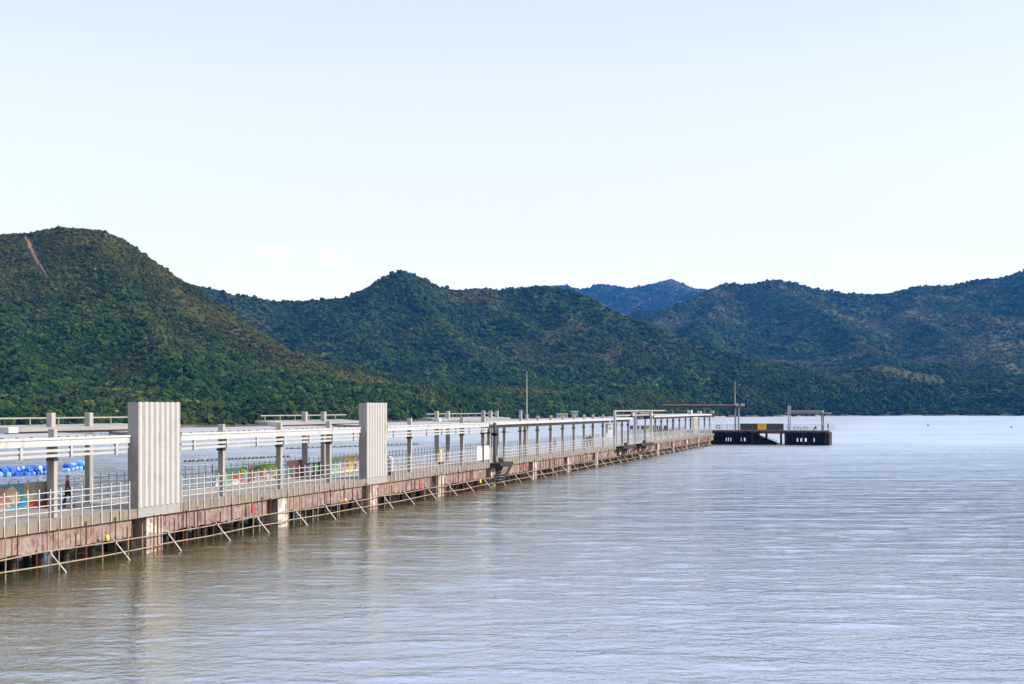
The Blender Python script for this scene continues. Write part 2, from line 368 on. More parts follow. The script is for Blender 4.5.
# bare landslide scar: a thin irregular skin of soil on the slope
mb = MB(); rows = []
for q in range(49):
    f = min(q, 48); i = min(int(f), len(scar) - 2); u = f - i
    p = Vector(scar[i]) * (1 - u) + Vector(scar[i + 1]) * u; ww = scar_w[i] * (1 - u) + scar_w[i + 1] * u
    side = Vector((1, 0.15, 0)).normalized()
    jl, jr = random.uniform(.6, 1.3), random.uniform(.6, 1.3)
    row = []
    for t in (-1, -.5, 0, .5, 1):
        q_ = p + side * ww * t * (jl if t < 0 else jr)
        row.append((q_.x, q_.y, float(hz(np.array([q_.x]), np.array([q_.y]))[0]) + (1.5 if abs(t) < 1 else -0.4)))
    rows.append(row)
vv = [p for r in rows for p in r]
mb.add(vv, [(r * 5 + i, r * 5 + i + 1, r * 5 + i + 6, r * 5 + i + 5) for r in range(48) for i in range(4)])
o = mb.build('bare_soil_slope', weathered('bare_soil', (0.22, 0.115, 0.06), (0.12, 0.075, 0.04), 0.6, 0.5, 1, 0.95)); tag(o, kind='structure')

# ------------------------------------------------------------------ forest: leafy crown clumps as one mass per hill
def crown_mesh(name, seed, squash, mat):
    r = random.Random(seed); bm = bmesh.new()
    for _ in range(7):
        b = bmesh.ops.create_icosphere(bm, subdivisions=2, radius=1)
        c0 = Vector((r.uniform(-.5, .5), r.uniform(-.5, .5), r.uniform(.05, .75) * squash)); s = r.uniform(.28, .52)
        for v in b['verts']:
            n = v.co.normalized()
            v.co = c0 + n * s * (1 + r.uniform(-.34, .3)) * Vector((1, 1, .85)).length / 1.65
    for f in list(bm.faces):
        if r.random() < .13: bm.faces.remove(f)
    me = bpy.data.meshes.new(name); bm.to_mesh(me); bm.free(); me.materials.append(mat)
    return me
k = NT('leaf_canopy')
oi = k.n('ShaderNodeObjectInfo')
ta = k.n('ShaderNodeAttribute', attribute_name='tone', attribute_type='INSTANCER')
gr = k.ramp(oi.outputs['Random'], [(0.0, (0.006, 0.021, 0.007)), (0.45, (0.015, 0.038, 0.009)), (0.8, (0.028, 0.054, 0.010)), (1.0, (0.050, 0.070, 0.013))])
br = k.ramp(oi.outputs['Random'], [(0.0, (0.028, 0.034, 0.009)), (0.5, (0.056, 0.054, 0.015)), (1.0, (0.096, 0.078, 0.026))])
c = k.mix(ta.outputs['Fac'], gr, br)
ev = k.n('ShaderNodeAttribute', attribute_name='evergreen', attribute_type='INSTANCER')
c = k.mix(ev.outputs['Fac'], c, k.mix(1.0, c, (0.50, 0.62, 0.60), 'MULTIPLY'))
c = k.mix(0.75, c, k.ramp(k.noise(k.pos(), 0.022, 4, 0.6), [(0.36, (0.34, 0.48, 0.52)), (0.62, (1.4, 1.28, 0.95))]), 'MULTIPLY')
c = k.mix(0.5, c, k.ramp(k.noise(k.pos(), 1.3, 3, 0.7), [(0.3, (0.45, 0.5, 0.45)), (0.7, (1.25, 1.2, 1.1))]), 'MULTIPLY')
k.b.inputs['Specular IOR Level'].default_value = 0.03
leafmat = k.col(c, 0.7)
crowns = []
for i, sq in enumerate((0.8, 1.0, 1.2, 0.65)):
    crowns.append(bpy.data.objects.new('tree_crown', crown_mesh('tree_crown', 40 + i, sq, leafmat)))
def visible(x, y, z, extra):
    """drop what lies behind a crest as seen from anywhere near the camera"""
    D = np.arange(340, 5800, 12.0); az = np.linspace(-0.62, 0.62, 993)
    zz = hz(az[None, :] * D[:, None], np.repeat(D[:, None], len(az), 1))
    el = (zz - H) / D[:, None]; mx = np.maximum.accumulate(el, 0)
    i = np.clip(((x / y + 0.62) * 800).astype(int), 0, 992); j = np.clip(((y - 340) / 12).astype(int) - 2, 0, len(D) - 1)
    return (z + extra - H) / y > mx[j, i] - 0.004
def forest(name, x0, x1, y0, y1, spacing, size, label, sel):
    n = int((x1 - x0) * (y1 - y0) / spacing ** 2 * 1.7)
    x = rng.uniform(x0, x1, n); y = rng.uniform(y0, y1, n)
    m = (np.abs(x / y) < 0.6) & sel(x, y); x, y = x[m], y[m]
    z = hz(x, y); m = (z > 1.3) & (scar_mask(x, y) < .5) & visible(x, y, z, 14); x, y, z = x[m], y[m], z[m]
    dr = dry(x, y); gxx = (hz(x + 5, y) - hz(x - 5, y)) / 10; gyy = (hz(x, y + 5) - hz(x, y - 5)) / 10
    m = (rng.random(len(x)) * 1.7 < np.sqrt(1 + gxx ** 2 + gyy ** 2) * 1.08 * (1 - dr * 0.15)); x, y, z, dr = x[m], y[m], z[m], dr[m]
    low = np.clip(1 - z / 45, 0, 1)
    s = size * np.clip(rng.lognormal(-.06, 0.46, len(x)), .3, 2.4) * (1 - 0.4 * dr) * (1 + 0.35 * low)
    dense = fbm(x / 80, y / 80, 3, 99); s = s * (1 + 0.5 * np.clip(dense, -0.6, 0.8))
    tone = np.clip(dr * 0.95 + 0.25 * fbm(x / 40, y / 40, 3, 12), 0, 1)
    me = bpy.data.meshes.new(name); me.vertices.add(len(x))
    me.vertices.foreach_set('co', np.stack([x, y, z - 0.15 * s], 1).ravel())
    for nm, val in (('size', s), ('tone', tone), ('evergreen', np.clip(1.25 - z / 60, 0, 1) * (x > 200))):
        me.attributes.new(nm, 'FLOAT', 'POINT').data.foreach_set('value', val)
    o = bpy.data.objects.new(name, me); COL.objects.link(o); tag(o, label, 'forest', None, 'stuff')
    g = bpy.data.node_groups.new(name, 'GeometryNodeTree')
    g.interface.new_socket('Geometry', in_out='INPUT', socket_type='NodeSocketGeometry')
    g.interface.new_socket('Geometry', in_out='OUTPUT', socket_type='NodeSocketGeometry')
    N = g.nodes; L = g.links
    gi = N.new('NodeGroupInput'); go = N.new('NodeGroupOutput')
    pt = N.new('GeometryNodeInstanceOnPoints'); jn = N.new('GeometryNodeGeometryToInstance')
    for cr in crowns:
        ob = N.new('GeometryNodeObjectInfo'); ob.inputs['Object'].default_value = cr; L.new(ob.outputs['Geometry'], jn.inputs[0])
    mp = N.new('GeometryNodeMeshToPoints')
    L.new(gi.outputs[0], mp.inputs[0]); L.new(mp.outputs[0], pt.inputs['Points']); L.new(jn.outputs[0], pt.inputs['Instance'])
    pt.inputs['Pick Instance'].default_value = True
    ri = N.new('FunctionNodeRandomValue'); ri.data_type = 'INT'; ri.inputs[4].default_value = 0; ri.inputs[5].default_value = 3
    L.new(ri.outputs[2], pt.inputs['Instance Index'])
    rr = N.new('FunctionNodeRandomValue'); rr.data_type = 'FLOAT_VECTOR'; rr.inputs[0].default_value = (-.2, -.2, 0); rr.inputs[1].default_value = (.2, .2, 6.28)
    L.new(rr.outputs[0], pt.inputs['Rotation'])
    na = N.new('GeometryNodeInputNamedAttribute'); na.data_type = 'FLOAT'; na.inputs[0].default_value = 'size'
    L.new(na.outputs[0], pt.inputs['Scale']); L.new(pt.outputs[0], go.inputs[0])
    md = o.modifiers.new('trees', 'NODES'); md.node_group = g
    print(name, len(x))
split1 = lambda x, y: y < 1230
forest('forest', -720, 320, 400, 1230, 2.3, 1.55, 'scrub and low trees covering the nearest hill on the left', split1)
forest('forest', -720, 320, 400, 1230, 1.35, 1.25, 'low olive scrub over the dry upper slope of the nearest hill', lambda x, y: (y < 1230) & (dry(x, y) > .3))
forest('forest', -1150, 900, 1000, 1950, 3.3, 2.25, 'dense green woods on the middle hill with the pointed summit', lambda x, y: (y >= 1230) | (x > 320))
forest('forest', -500, 1700, 1700, 3500, 4.9, 3.4, 'woods on the broad hills at the right behind the end platform', lambda x, y: y > 1950)
forest('forest', -400, 2200, 3500, 5400, 8.0, 5.5, 'blue hazy woods on the farthest ridge beyond the right hills', lambda x, y: y > 3500)

# ------------------------------------------------------------------ water: one sheet, real waves where they can be seen as waves
def axis(stops):
    out = [stops[0][0]]
    for (a0, d0), (a1, d1) in zip(stops[:-1], stops[1:]):
        x = a0
        while x < a1 - 1e-6:
            x = min(x + d0 + (d1 - d0) * (x - a0) / (a1 - a0), a1); out.append(x)
    return np.array(out)
wy_ = axis([(-300, 60), (20, 4), (27, .12), (60, .15), (110, .28), (260, .6), (620, 2.2), (1000, 40), (12000, 900)])
xr = axis([(0, .15), (40, .18), (120, .5), (320, 1.6), (620, 60), (9000, 900)]); wx_ = np.concatenate([-xr[:0:-1], xr])
WX, WY = np.meshgrid(wx_, wy_); wz = np.zeros(WX.shape); wr = np.random.default_rng(5)
inside = (np.abs(WX) / np.maximum(WY, 1) < 0.52) & (WY > 26) & (WY < 1000) & (np.abs(WX) < 620)
x_, y_ = WX[inside], WY[inside]; z_ = np.zeros(x_.shape)
cell = np.maximum(np.gradient(wy_)[:, None], np.gradient(wx_)[None, :])[inside]
fade = np.clip((1000 - y_) / 500, 0, 1) * np.clip((560 - np.abs(x_)) / 200, 0, 1)
N_W = 64; SA_, CA_ = math.sin(math.atan(388 / 1280)), math.cos(math.atan(388 / 1280))
b1, b2 = fbm(x_ / 7, y_ / 7, 1, 300), fbm(x_ / 19, y_ / 19, 1, 301)
for q in range(N_W):
    lam = 0.38 * (8.0 / 0.38) ** (q / (N_W - 1)); kk = 2 * math.pi / lam
    th = -math.pi / 2 + wr.normal(0.12, 0.36); ph = wr.uniform(0, 6.28)
    slope = WSLOPE * math.sqrt(2 / N_W) * (1.45 if lam < 1.5 else .8 if lam < 3.5 else .5)
    m = cell < lam * 0.4
    ar_ = kk * (math.cos(th) * x_[m] + math.sin(th) * y_[m]) + ph + wr.uniform(-3, 3) * b1[m] + wr.uniform(-5, 5) * b2[m]
    z_[m] += slope / kk * (np.cos(ar_) + 0.3 * np.cos(2 * ar_)) * np.clip(1.6 - 4 * cell[m] / lam, 0, 1)
wz[inside] = z_ * np.clip(0.55 + 0.45 * fbm(x_ / 38, y_ / 60, 3, 61) + 1.7 * np.clip(fbm(x_ / 3.6 + 0.2 * y_, y_ / 1.5, 2, 62), -.22, .9), 0.2, 2.0) * fade * (0.5 + 0.5 * np.clip((-( (67.64 - y_) * SA_ - (-18.87 - x_) * CA_ ) - 2) / 22, 0, 1))
nyw, nxw = WX.shape; idx = np.arange(nyw * nxw).reshape(nyw, nxw)
Q = np.stack([idx[:-1, :-1].ravel(), idx[:-1, 1:].ravel(), idx[1:, 1:].ravel(), idx[1:, :-1].ravel()], 1)
me = bpy.data.meshes.new('water')
V = np.stack([WX.ravel(), WY.ravel(), wz.ravel()], 1); inn = inside.ravel()[Q].any(1)
Qi = Q[inn]
def grid_mesh(V, Q):
    used = np.unique(Q); remap = np.full(len(V), -1); remap[used] = np.arange(len(used)); return V[used], remap[Q]
V1, Q1 = grid_mesh(V, Qi)
# the rest of the sheet: coarse cells, flat, lapping 3 cm under the wave field
c0 = len(V1); ring = [(-9000, -300), (9000, -300), (9000, 12000), (-9000, 12000)]
V1 = np.concatenate([V1, np.array([(x, y, -.30) for x, y in ring])]); Q1 = np.concatenate([Q1, np.array([[c0, c0 + 1, c0 + 2, c0 + 3]])])
me.vertices.add(len(V1)); me.vertices.foreach_set('co', V1.ravel()); me.loops.add(Q1.size); me.loops.foreach_set('vertex_index', Q1.ravel()); me.polygons.add(len(Q1))
me.polygons.foreach_set('loop_start', np.arange(0, Q1.size, 4)); me.polygons.foreach_set('loop_total', np.full(len(Q1), 4)); me.update()
me.polygons.foreach_set('use_smooth', np.ones(len(Q1), bool))
k = NT('sea_water')
k.b.inputs['IOR'].default_value = 5.8
g = k.n('ShaderNodeNewGeometry')
def ripple(off):
    v = k.n('ShaderNodeVectorMath', operation='ADD'); k.l(g.outputs['Position'], v.inputs[0]); v.inputs[1].default_value = off
    mp = k.n('ShaderNodeMapping'); mp.inputs['Scale'].default_value = (0.8, 1.1, 0); k.l(v.outputs[0], mp.inputs[0])
    return k.math('MULTIPLY', k.noise(mp.outputs[0], 2.6, 3, 0.6, 0.4), 0.045)
EPS = 0.02
h0, hx, hy = ripple((0, 0, 0)), ripple((EPS, 0, 0)), ripple((0, EPS, 0))
cx = k.n('ShaderNodeCombineXYZ')
k.l(k.math('MULTIPLY', k.math('SUBTRACT', h0, hx), 1 / EPS), cx.inputs[0]); k.l(k.math('MULTIPLY', k.math('SUBTRACT', h0, hy), 1 / EPS), cx.inputs[1])
def chop(off):                                                                     # wind chop out where the modelled waves fade
    v = k.n('ShaderNodeVectorMath', operation='ADD'); k.l(g.outputs['Position'], v.inputs[0]); v.inputs[1].default_value = off
    mp = k.n('ShaderNodeMapping'); mp.inputs['Scale'].default_value = (0.10, 0.30, 0); k.l(v.outputs[0], mp.inputs[0])
    return k.math('MULTIPLY', k.noise(mp.outputs[0], 1.0, 5, 0.62, 0.5), 1.25)
c0_, cy_ = chop((0, 0, 0)), chop((0, 0.05, 0))
far_ = k.n('ShaderNodeMapRange'); far_.inputs['From Min'].default_value = 55; far_.inputs['From Max'].default_value = 170
sp0 = k.n('ShaderNodeSeparateXYZ'); k.l(g.outputs['Position'], sp0.inputs[0]); k.l(sp0.outputs['Y'], far_.inputs['Value'])
cz_ = k.n('ShaderNodeCombineXYZ'); k.l(k.math('MULTIPLY', k.math('MULTIPLY', k.math('SUBTRACT', c0_, cy_), 20.0), far_.outputs[0]), cz_.inputs[1])
ad0 = k.n('ShaderNodeVectorMath', operation='ADD'); k.l(cx.outputs[0], ad0.inputs[0]); k.l(cz_.outputs[0], ad0.inputs[1])
ad = k.n('ShaderNodeVectorMath', operation='ADD'); k.l(ad0.outputs[0], ad.inputs[0]); k.l(g.outputs['Normal'], ad.inputs[1])
nn = k.n('ShaderNodeVectorMath', operation='NORMALIZE'); k.l(ad.outputs[0], nn.inputs[0]); k.l(nn.outputs[0], k.b.inputs['Normal'])
sp = k.n('ShaderNodeSeparateXYZ'); k.l(g.outputs['Position'], sp.inputs[0])
mr = k.n('ShaderNodeMapRange'); mr.inputs['From Min'].default_value = 55; mr.inputs['From Max'].default_value = 300; mr.inputs['To Min'].default_value = WROUGH[0]; mr.inputs['To Max'].default_value = WROUGH[1]
k.l(sp.outputs['Y'], mr.inputs['Value'])
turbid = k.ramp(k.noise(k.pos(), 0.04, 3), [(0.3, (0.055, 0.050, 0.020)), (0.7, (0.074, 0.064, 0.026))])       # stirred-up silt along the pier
clear = k.ramp(k.noise(k.pos(), 0.02, 3), [(0.3, (0.095, 0.118, 0.135)), (0.7, (0.12, 0.145, 0.160))])  # open water: sky brightness put into a paler, bluer base colour
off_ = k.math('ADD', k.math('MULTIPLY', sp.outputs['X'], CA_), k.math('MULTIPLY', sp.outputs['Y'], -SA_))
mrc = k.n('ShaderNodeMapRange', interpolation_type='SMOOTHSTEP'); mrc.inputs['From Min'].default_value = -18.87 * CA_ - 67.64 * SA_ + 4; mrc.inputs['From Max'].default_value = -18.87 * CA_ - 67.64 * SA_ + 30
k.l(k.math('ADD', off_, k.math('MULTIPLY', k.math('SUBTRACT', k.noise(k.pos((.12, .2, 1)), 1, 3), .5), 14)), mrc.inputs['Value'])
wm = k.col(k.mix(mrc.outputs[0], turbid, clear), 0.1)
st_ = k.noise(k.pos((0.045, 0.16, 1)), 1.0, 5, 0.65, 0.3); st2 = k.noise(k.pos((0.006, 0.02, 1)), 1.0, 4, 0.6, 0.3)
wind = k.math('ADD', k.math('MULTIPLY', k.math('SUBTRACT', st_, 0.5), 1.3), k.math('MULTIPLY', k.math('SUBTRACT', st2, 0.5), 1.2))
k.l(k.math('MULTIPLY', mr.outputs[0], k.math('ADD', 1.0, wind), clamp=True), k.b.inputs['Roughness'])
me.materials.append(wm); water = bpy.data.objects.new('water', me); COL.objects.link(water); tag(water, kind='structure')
print('water', len(Q1))
# ------------------------------------------------------------------ pier frame: s along, t across (away from the camera), z up
PA = math.atan(388 / 1280); SA, CA = math.sin(PA), math.cos(PA); RZ = math.pi / 2 - PA
X0, Y0 = (155 - CX) / F * 67.64, 67.64
def P(s, t, z=0.0): return Vector((X0 + s * SA - t * CA, Y0 + s * CA + t * SA, z))
def S(px, t=0.0):
    kx = (px - CX) / F; Y = (t - X0 * CA + Y0 * SA) / (SA - kx * CA); X = kx * Y
    return (X - X0) * SA + (Y - Y0) * CA
def Zs(px, py, t=0.0):
    kx = (px - CX) / F; Y = (t - X0 * CA + Y0 * SA) / (SA - kx * CA); return H + (HOR - py) / F * Y
def at_water(px, py):
    D = H * F / (py - HOR); return Vector(((px - CX) / F * D, D, 0))
def here(name, s, t, z, label, cat, group=None): return empty(name, P(s, t, z), RZ, label, cat, group)
ORD = 'first second third fourth fifth sixth seventh eighth ninth tenth eleventh twelfth thirteenth fourteenth fifteenth sixteenth seventeenth eighteenth'.split()
S_END = S(714, 0); S_BEG = -40.0; WID = 6.0; ZD = 2.32
STEP = 14.72
# ---- the pier itself
pier = here('pier', 0, 0, 0, 'long concrete footbridge pier running out over the water to the far platform', 'pier')
mb = MB().box(S_BEG, S_END, 0.02, WID - .02, 1.95, ZD); mb.build('deck_slab', M['deck'], pier)
mb = MB().box(S_BEG, S_END, -.10, 0.017, 1.86, ZD + .05); mb.build('edge_fascia', M['edge'], pier, 0.01)
mb = MB().box(S_BEG, S_END, WID - .017, WID + .1, 1.86, ZD + .05); mb.build('edge_fascia', M['edge'], pier)
caps = [i * STEP for i in range(-3, 15)]
cw = 1.55
for i, c in enumerate(caps):
    if c > S_END - 3: break
    for t0, t1 in ((0.0, 1.5), (4.4, 5.9)):
        q = MB().box(c - cw / 2, c + cw / 2, t0, t1, -5, 1.80)
        q.build('pile_cap', M['cap'], pier, 0.03)
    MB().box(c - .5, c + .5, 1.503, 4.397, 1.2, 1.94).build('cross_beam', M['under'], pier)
    e = min(c + STEP - cw / 2 - 1.25, S_END)
    for t0, t1, zl in ((.10, .45, .93), (5.4, 5.75, .40)):
        q = MB(); n = 24; L = e - (c + cw / 2)
        top = []; bot = []
        for j in range(n + 1):                                       # spalled, uneven lower edge
            x = c + cw / 2 + L * j / n; top.append((x, 1.857)); bot.append((x, zl + random.uniform(-.05, .06)))
        q.prism(top + bot[::-1], 'y', t0, t1)
        q.build('edge_beam', M['beam'], pier)
    MB().box(c + cw / 2 + .01, e, 2.6, 3.2, 1.05, 1.947).build('centre_beam', M['under'], pier)
    for j in range(1, 6):
        x = c + cw / 2 + (e - c - cw / 2) * j / 6
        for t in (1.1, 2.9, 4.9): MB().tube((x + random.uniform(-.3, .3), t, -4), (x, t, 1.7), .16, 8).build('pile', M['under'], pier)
# ---- scaffold along the waterline
n_bay = 0
for i, c in enumerate(caps):
    if c < -2 * STEP + 1 or c + STEP > S_END + 5: continue
    s1 = min(c + STEP, S_END - .3); L = s1 - c
    sf = here('scaffold', c, -.2, 0, ORD[n_bay] + ' bay of rusty pipe scaffold from the left along the pier waterline', 'scaffold', 'scaffold bays hung along the pier')
    n_bay += 1
    x = .3
    while x < L:
        zt = random.choice((1.1, 1.6, 1.8, 1.95, 2.1)); lean = random.uniform(-.06, .06)
        m = M['rust'] if random.random() < .72 else M['tube']
        MB().tube((x + lean, .02, -1.5), (x, .03, zt), .036, 6).build('upright', m, sf)
        x += random.choice((.35, .8, 1.1, .9, 1.3))
    zs = [.92 + random.uniform(-.08, .08) for _ in range(4)]
    q = MB()
    for j in range(3): q.tube((L * j / 3 - .1, -.06, zs[j]), (L * (j + 1) / 3 + .1, -.05, zs[j + 1]), .034, 6)
    q.build('ledger', M['tube'], sf)
    q = MB(); zs = [.36 + random.uniform(-.07, .07) for _ in range(4)]
    for j in range(3): q.tube((L * j / 3 - .1, -.11, zs[j]), (L * (j + 1) / 3 + .1, -.11, zs[j + 1]), .034, 6)
    q.build('ledger', M['tube'], sf)
    if n_bay > 4: MB().tube((0, -.86, .06), (L, -.86, .06), .024, 6).build('foot_tube', M['rust'], sf)
    for j in range(3):
        x = .9 + j * L / 3.05 + random.uniform(-.3, .3)
        if x > L - .4: continue
        MB().tube((x, -.02, 1.0), (x + random.uniform(.05, .2), -.9, -.05), .031, 7).build('brace', M['brace'], sf)
        MB().tube((x - .05, -.12, .9), (x + .1, -.12, .9), .07, 6).build('coupler', M['tube'], sf)
# ---- railings
def railing(s0, s1, t, side, label, mat, lo, group=None, step=.8, rails=(.42, .72, 1.02, 1.32), top=1.5):
    L = s1 - s0
    r = here('railing', s0, t, ZD, label, 'railing', group)
    n = max(2, int(round(L / step)))
    first = None
    for i in range(n + 1):
        if first is None:
            first = MB().tube((0, 0, lo), (0, 0, top), .030, 6).build('post', mat, r); p = first
        else:
            p = first.copy(); COL.objects.link(p); p.parent = r
        p.location = (L * i / n, 0, random.uniform(-.012, .012)); p.rotation_euler = (random.uniform(-.006, .006), random.uniform(-.006, .006), 0)
    for zr in rails:
        MB().tube((0, side * .04, zr), (L, side * .04, zr), .021, 6).build('rail', mat, r)
    return r
FR = -.14
frs = [(-3, 129.5, 'pale front railing left of the nearer ribbed concrete wall'), (181.5, 358.5, 'pale front railing between the two ribbed concrete walls'),
       (387.5, 489.5, 'pale front railing from the farther ribbed wall to the first landing steps'), (504, 560, 'pale front railing just beyond the first landing steps'),
       (560.5, 615, 'pale front railing before the tall white frame columns'), (630, 634.5, 'short front railing between the two pairs of far landing steps'),
       (648, 680, 'pale front railing below the dark hut boxes near the pier end'), (680.3, 712, 'pale front railing beside the grey cabinet at the pier end')]
for x0, x1, lb in frs:
    s0 = S(x0, FR) if x0 > 0 else -20.0
    railing(s0, S(x1, FR), FR, 1, lb, M['rail'], -.44, 'front railings along the pier', rails=(.42, .72, 1.02, 1.32) if x0 < 600 else (.2, .4, .6, .8, 1.0, 1.2, 1.4))
TB = WID - .12
bk = [(-20, S(140, TB), 'far side railing behind the walker left of the nearer ribbed wall'), (S(140, TB) + .1, S(212, TB), 'far side railing right of the nearer ribbed wall before the green mural'),
      (S(212, TB) + .1, S(360, TB), 'far side railing behind the murals'), (S(360, TB) + .1, S(470, TB), 'far side railing seen between the farther ribbed wall and white notice boards'),
      (S(470, TB) + .1, S(560, TB), 'far side railing behind the first landing steps'), (S(560, TB) + .1, S(625, TB), 'far side railing behind the couple of walkers far along the pier'),
      (S(625, TB) + .1, S_END, 'far side railing at the seaward end of the pier')]
for s0, s1, lb in bk: railing(s0, s1, TB, -1, lb, M['grey'] if s0 < 60 else M['rail'], .003, 'far side railings along the pier', .8)  # nearer stretches grey: the shaded side is put into their colour
# ---- ribbed concrete walls
def ribbed_wall(p0, p1, ztop, label):
    s0, s1 = S(p0, -.16), S(p1, -.16); L = s1 - s0
    q = MB(); z = -.44; zs_ = []
    while z < ztop - ZD - .2: zs_.append(z); z += 1.02
    zs_.append(ztop - ZD)
    for z0, z1 in zip(zs_[:-1], zs_[1:]): q.box(0, L, 0, .62, z0 + .012, z1)                  # cast in lifts with recessed joints
    q.box(.02, L - .02, .02, .60, -.43, ztop - ZD - .02)
    nb = len(q.f); n = 8; w_ = L / n; zb = .10
    for i in range(n):
        x = w_ * i + (.0 if i == 0 else .03)
        q.prism([(x, -.003), (x + .05, -.06), (x + w_ * .5, -.06), (x + w_ * .5 + .05, -.003)], 'z', zb, ztop - ZD + .02)
    o = q.build('ribbed_wall', M['wallconc'], None); o.location = P(s0, -.16, ZD); o.rotation_euler = (0, 0, RZ)
    o.data.materials.append(M['rib'])
    for p_ in o.data.polygons:
        if p_.index >= nb: p_.material_index = 1
    return tag(o, label, 'wall', 'ribbed walls standing on the pier edge')
ribbed_wall(138.3, 180.3, 7.85, 'tall pale ribbed concrete wall nearest on the pier, the larger of two')
ribbed_wall(366.7, 387, 7.95, 'pale ribbed concrete wall farther along the pier, the smaller of two')
# ---- canopies over the walkway
def canopy(name_label, s0, s1, cols, style, zt=6.16, tall=()):
    r = here('canopy', s0, .3, 0, name_label, 'canopy', 'white canopies over the pier walkway'); L = s1 - s0
    if style == 'beam':
        q = MB().box(0, L, 0, .16, zt - .42, zt - .12); q.box(0, L, -.05, .16, zt - .117, zt); q.build('fascia', M['white'], r, .01)
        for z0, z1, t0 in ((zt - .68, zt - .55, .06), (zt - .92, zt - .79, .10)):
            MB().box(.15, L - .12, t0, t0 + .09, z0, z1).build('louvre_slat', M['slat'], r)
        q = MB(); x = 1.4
        while x < L - .6:
            q.box(x, x + .16, .02, .14, zt - .97, zt - .423); x += 3.68
        q.build('slat_bracket', M['grey'], r)
        q = MB().prism([(.163, zt - .16), (.163, zt - .02), (4.6, zt + .10), (4.6, zt - .02)], 'x', 0, L); q.build('roof', M['rooftop'], r)
        q = MB(); x = .4
        while x < L - .2:
            q.box(x, x + .09, .2, .3, zt + .0, zt + .045); x += random.choice((.7, 1.0, 1.3))
        q.build('roof_dash', M['dgrey'], r)  # small dark dashes, irregularly spaced along the roof edge
        MB().box(0, L, 4.3, 4.6, zt - .5, zt - .03).build('rear_beam', M['column'], r)
    else:
        q = MB().box(0, L, -.05, .10, zt - .29, zt); q.build('fascia', M['white'], r, .02)
        q = MB().prism([(.103, zt - .12), (.103, zt), (3.4, zt + .12), (3.4, zt + .0)], 'x', 0, L); q.build('roof', M['rooftop'], r)
        MB().box(0, L, .5, .75, zt - .62, zt - .135).build('soffit_beam', M['dgrey'], r)
    for i, (px, top, t0) in enumerate(cols):
        c = S(px, t0 - .12) - s0; hh = top
        wd = .27 if style == 'beam' else .24
        q = MB().box(c - wd / 2, c + wd / 2, t0 - .3, t0 - .3 + (.34 if style == 'beam' else .30), ZD, hh)
        cobj = q.build('column', M['column'], r, .015)
        MB().box(c - wd / 2 - .03, c + wd / 2 + .03, t0 - .33, t0 + .12, zt - 1.13, zt - 1.0).build('dark_band', M['dgrey'], cobj)  # dark grey band round each column, below the fascia
canopy('nearest white louvred canopy left of the larger ribbed wall', S(-60, .3), S(134, .3), [(-45, 6.55, .75), (58, 6.55, .75)], 'beam')
canopy('white louvred canopy spanning between the two ribbed walls', S(181, .3), S(364, .3), [(226, 6.6, .75), (283.4, 6.65, .75), (332.3, 6.65, .75)], 'beam')
canopy('white louvred canopy from the smaller ribbed wall to the first landing steps', S(387.5, .3), S(489, .3), [(413, 6.75, .75), (465, 6.75, .75), (486, 7.35, .75)], 'beam', 6.2)
canopy('thin white flat canopy with many columns in the middle of the pier', S(489.6, .3), S(613, .3),
       [(491.5, 6.1, .8), (507, 6.1, .8), (523, 7.35, .8), (527.5, 6.1, .8), (540, 6.75, .8), (553, 6.75, .8), (565, 6.75, .8), (576, 6.75, .8), (586, 6.8, .8), (595, 6.8, .8), (605, 6.8, .8)], 'flat', 6.22)
canopy('short white flat canopy behind the tall white frames', S(616, .3), S(633, .3), [(618, 6.2, .8), (624, 6.2, .8), (630, 6.2, .8)], 'flat', 6.25)
canopy('white flat canopy at the seaward end of the pier', S(654, .3), S(712, .3),
       [(657, 6.2, .8), (663, 6.2, .8), (669, 6.2, .8), (675, 6.2, .8), (681, 6.2, .8), (687, 6.2, .8), (692, 6.8, .8), (700, 6.3, .8), (706, 6.3, .8), (711, 6.3, .8)], 'flat', 6.45)
# ---- raised shelters on the far side
def shelter(x0, x1, cols, label):
    s0, s1 = S(x0, 4.7), S(x1, 4.7); L = s1 - s0
    r = here('shelter', s0, 5.2, ZD, label, 'shelter', 'raised shelters on the far side of the pier')
    for c in cols:
        x = S(c, 5.2) - s0
        MB().box(x - .17, x + .17, -.17, .17, .003, 4.98).build('column', M['column'], r, .015)
    MB().prism([(-.55, 4.02), (-.55, 4.20), (1.5, 4.34), (1.5, 4.16)], 'x', .75, L).build('roof', M['roofgrey'], r, .01)
    MB().box(0, .747, -.6, .1, 3.97, 4.28).build('gutter_box', M['white'], r, .02)
    q = MB().box(.6, L - .2, .9, 1.0, 4.66, 4.74); x = 1.2
    while x < L: q.box(x, x + .06, .92, .98, 4.3, 4.655); x += 2.4
    q.build('top_rail', M['roofgrey'], r)
    MB().box(.5, L - .3, -.3, .05, 3.86, 4.02).build('lintel', M['column'], r)
shelter(7, 150, (51, 89), 'grey raised shelter roof nearest, left of the larger ribbed wall')
shelter(275, 363, (304.7, 323.5), 'grey raised shelter roof just left of the smaller ribbed wall')
shelter(438, 510, (436.6, 447.8, 490.5, 496.8), 'grey raised shelter roof right of the smaller ribbed wall')
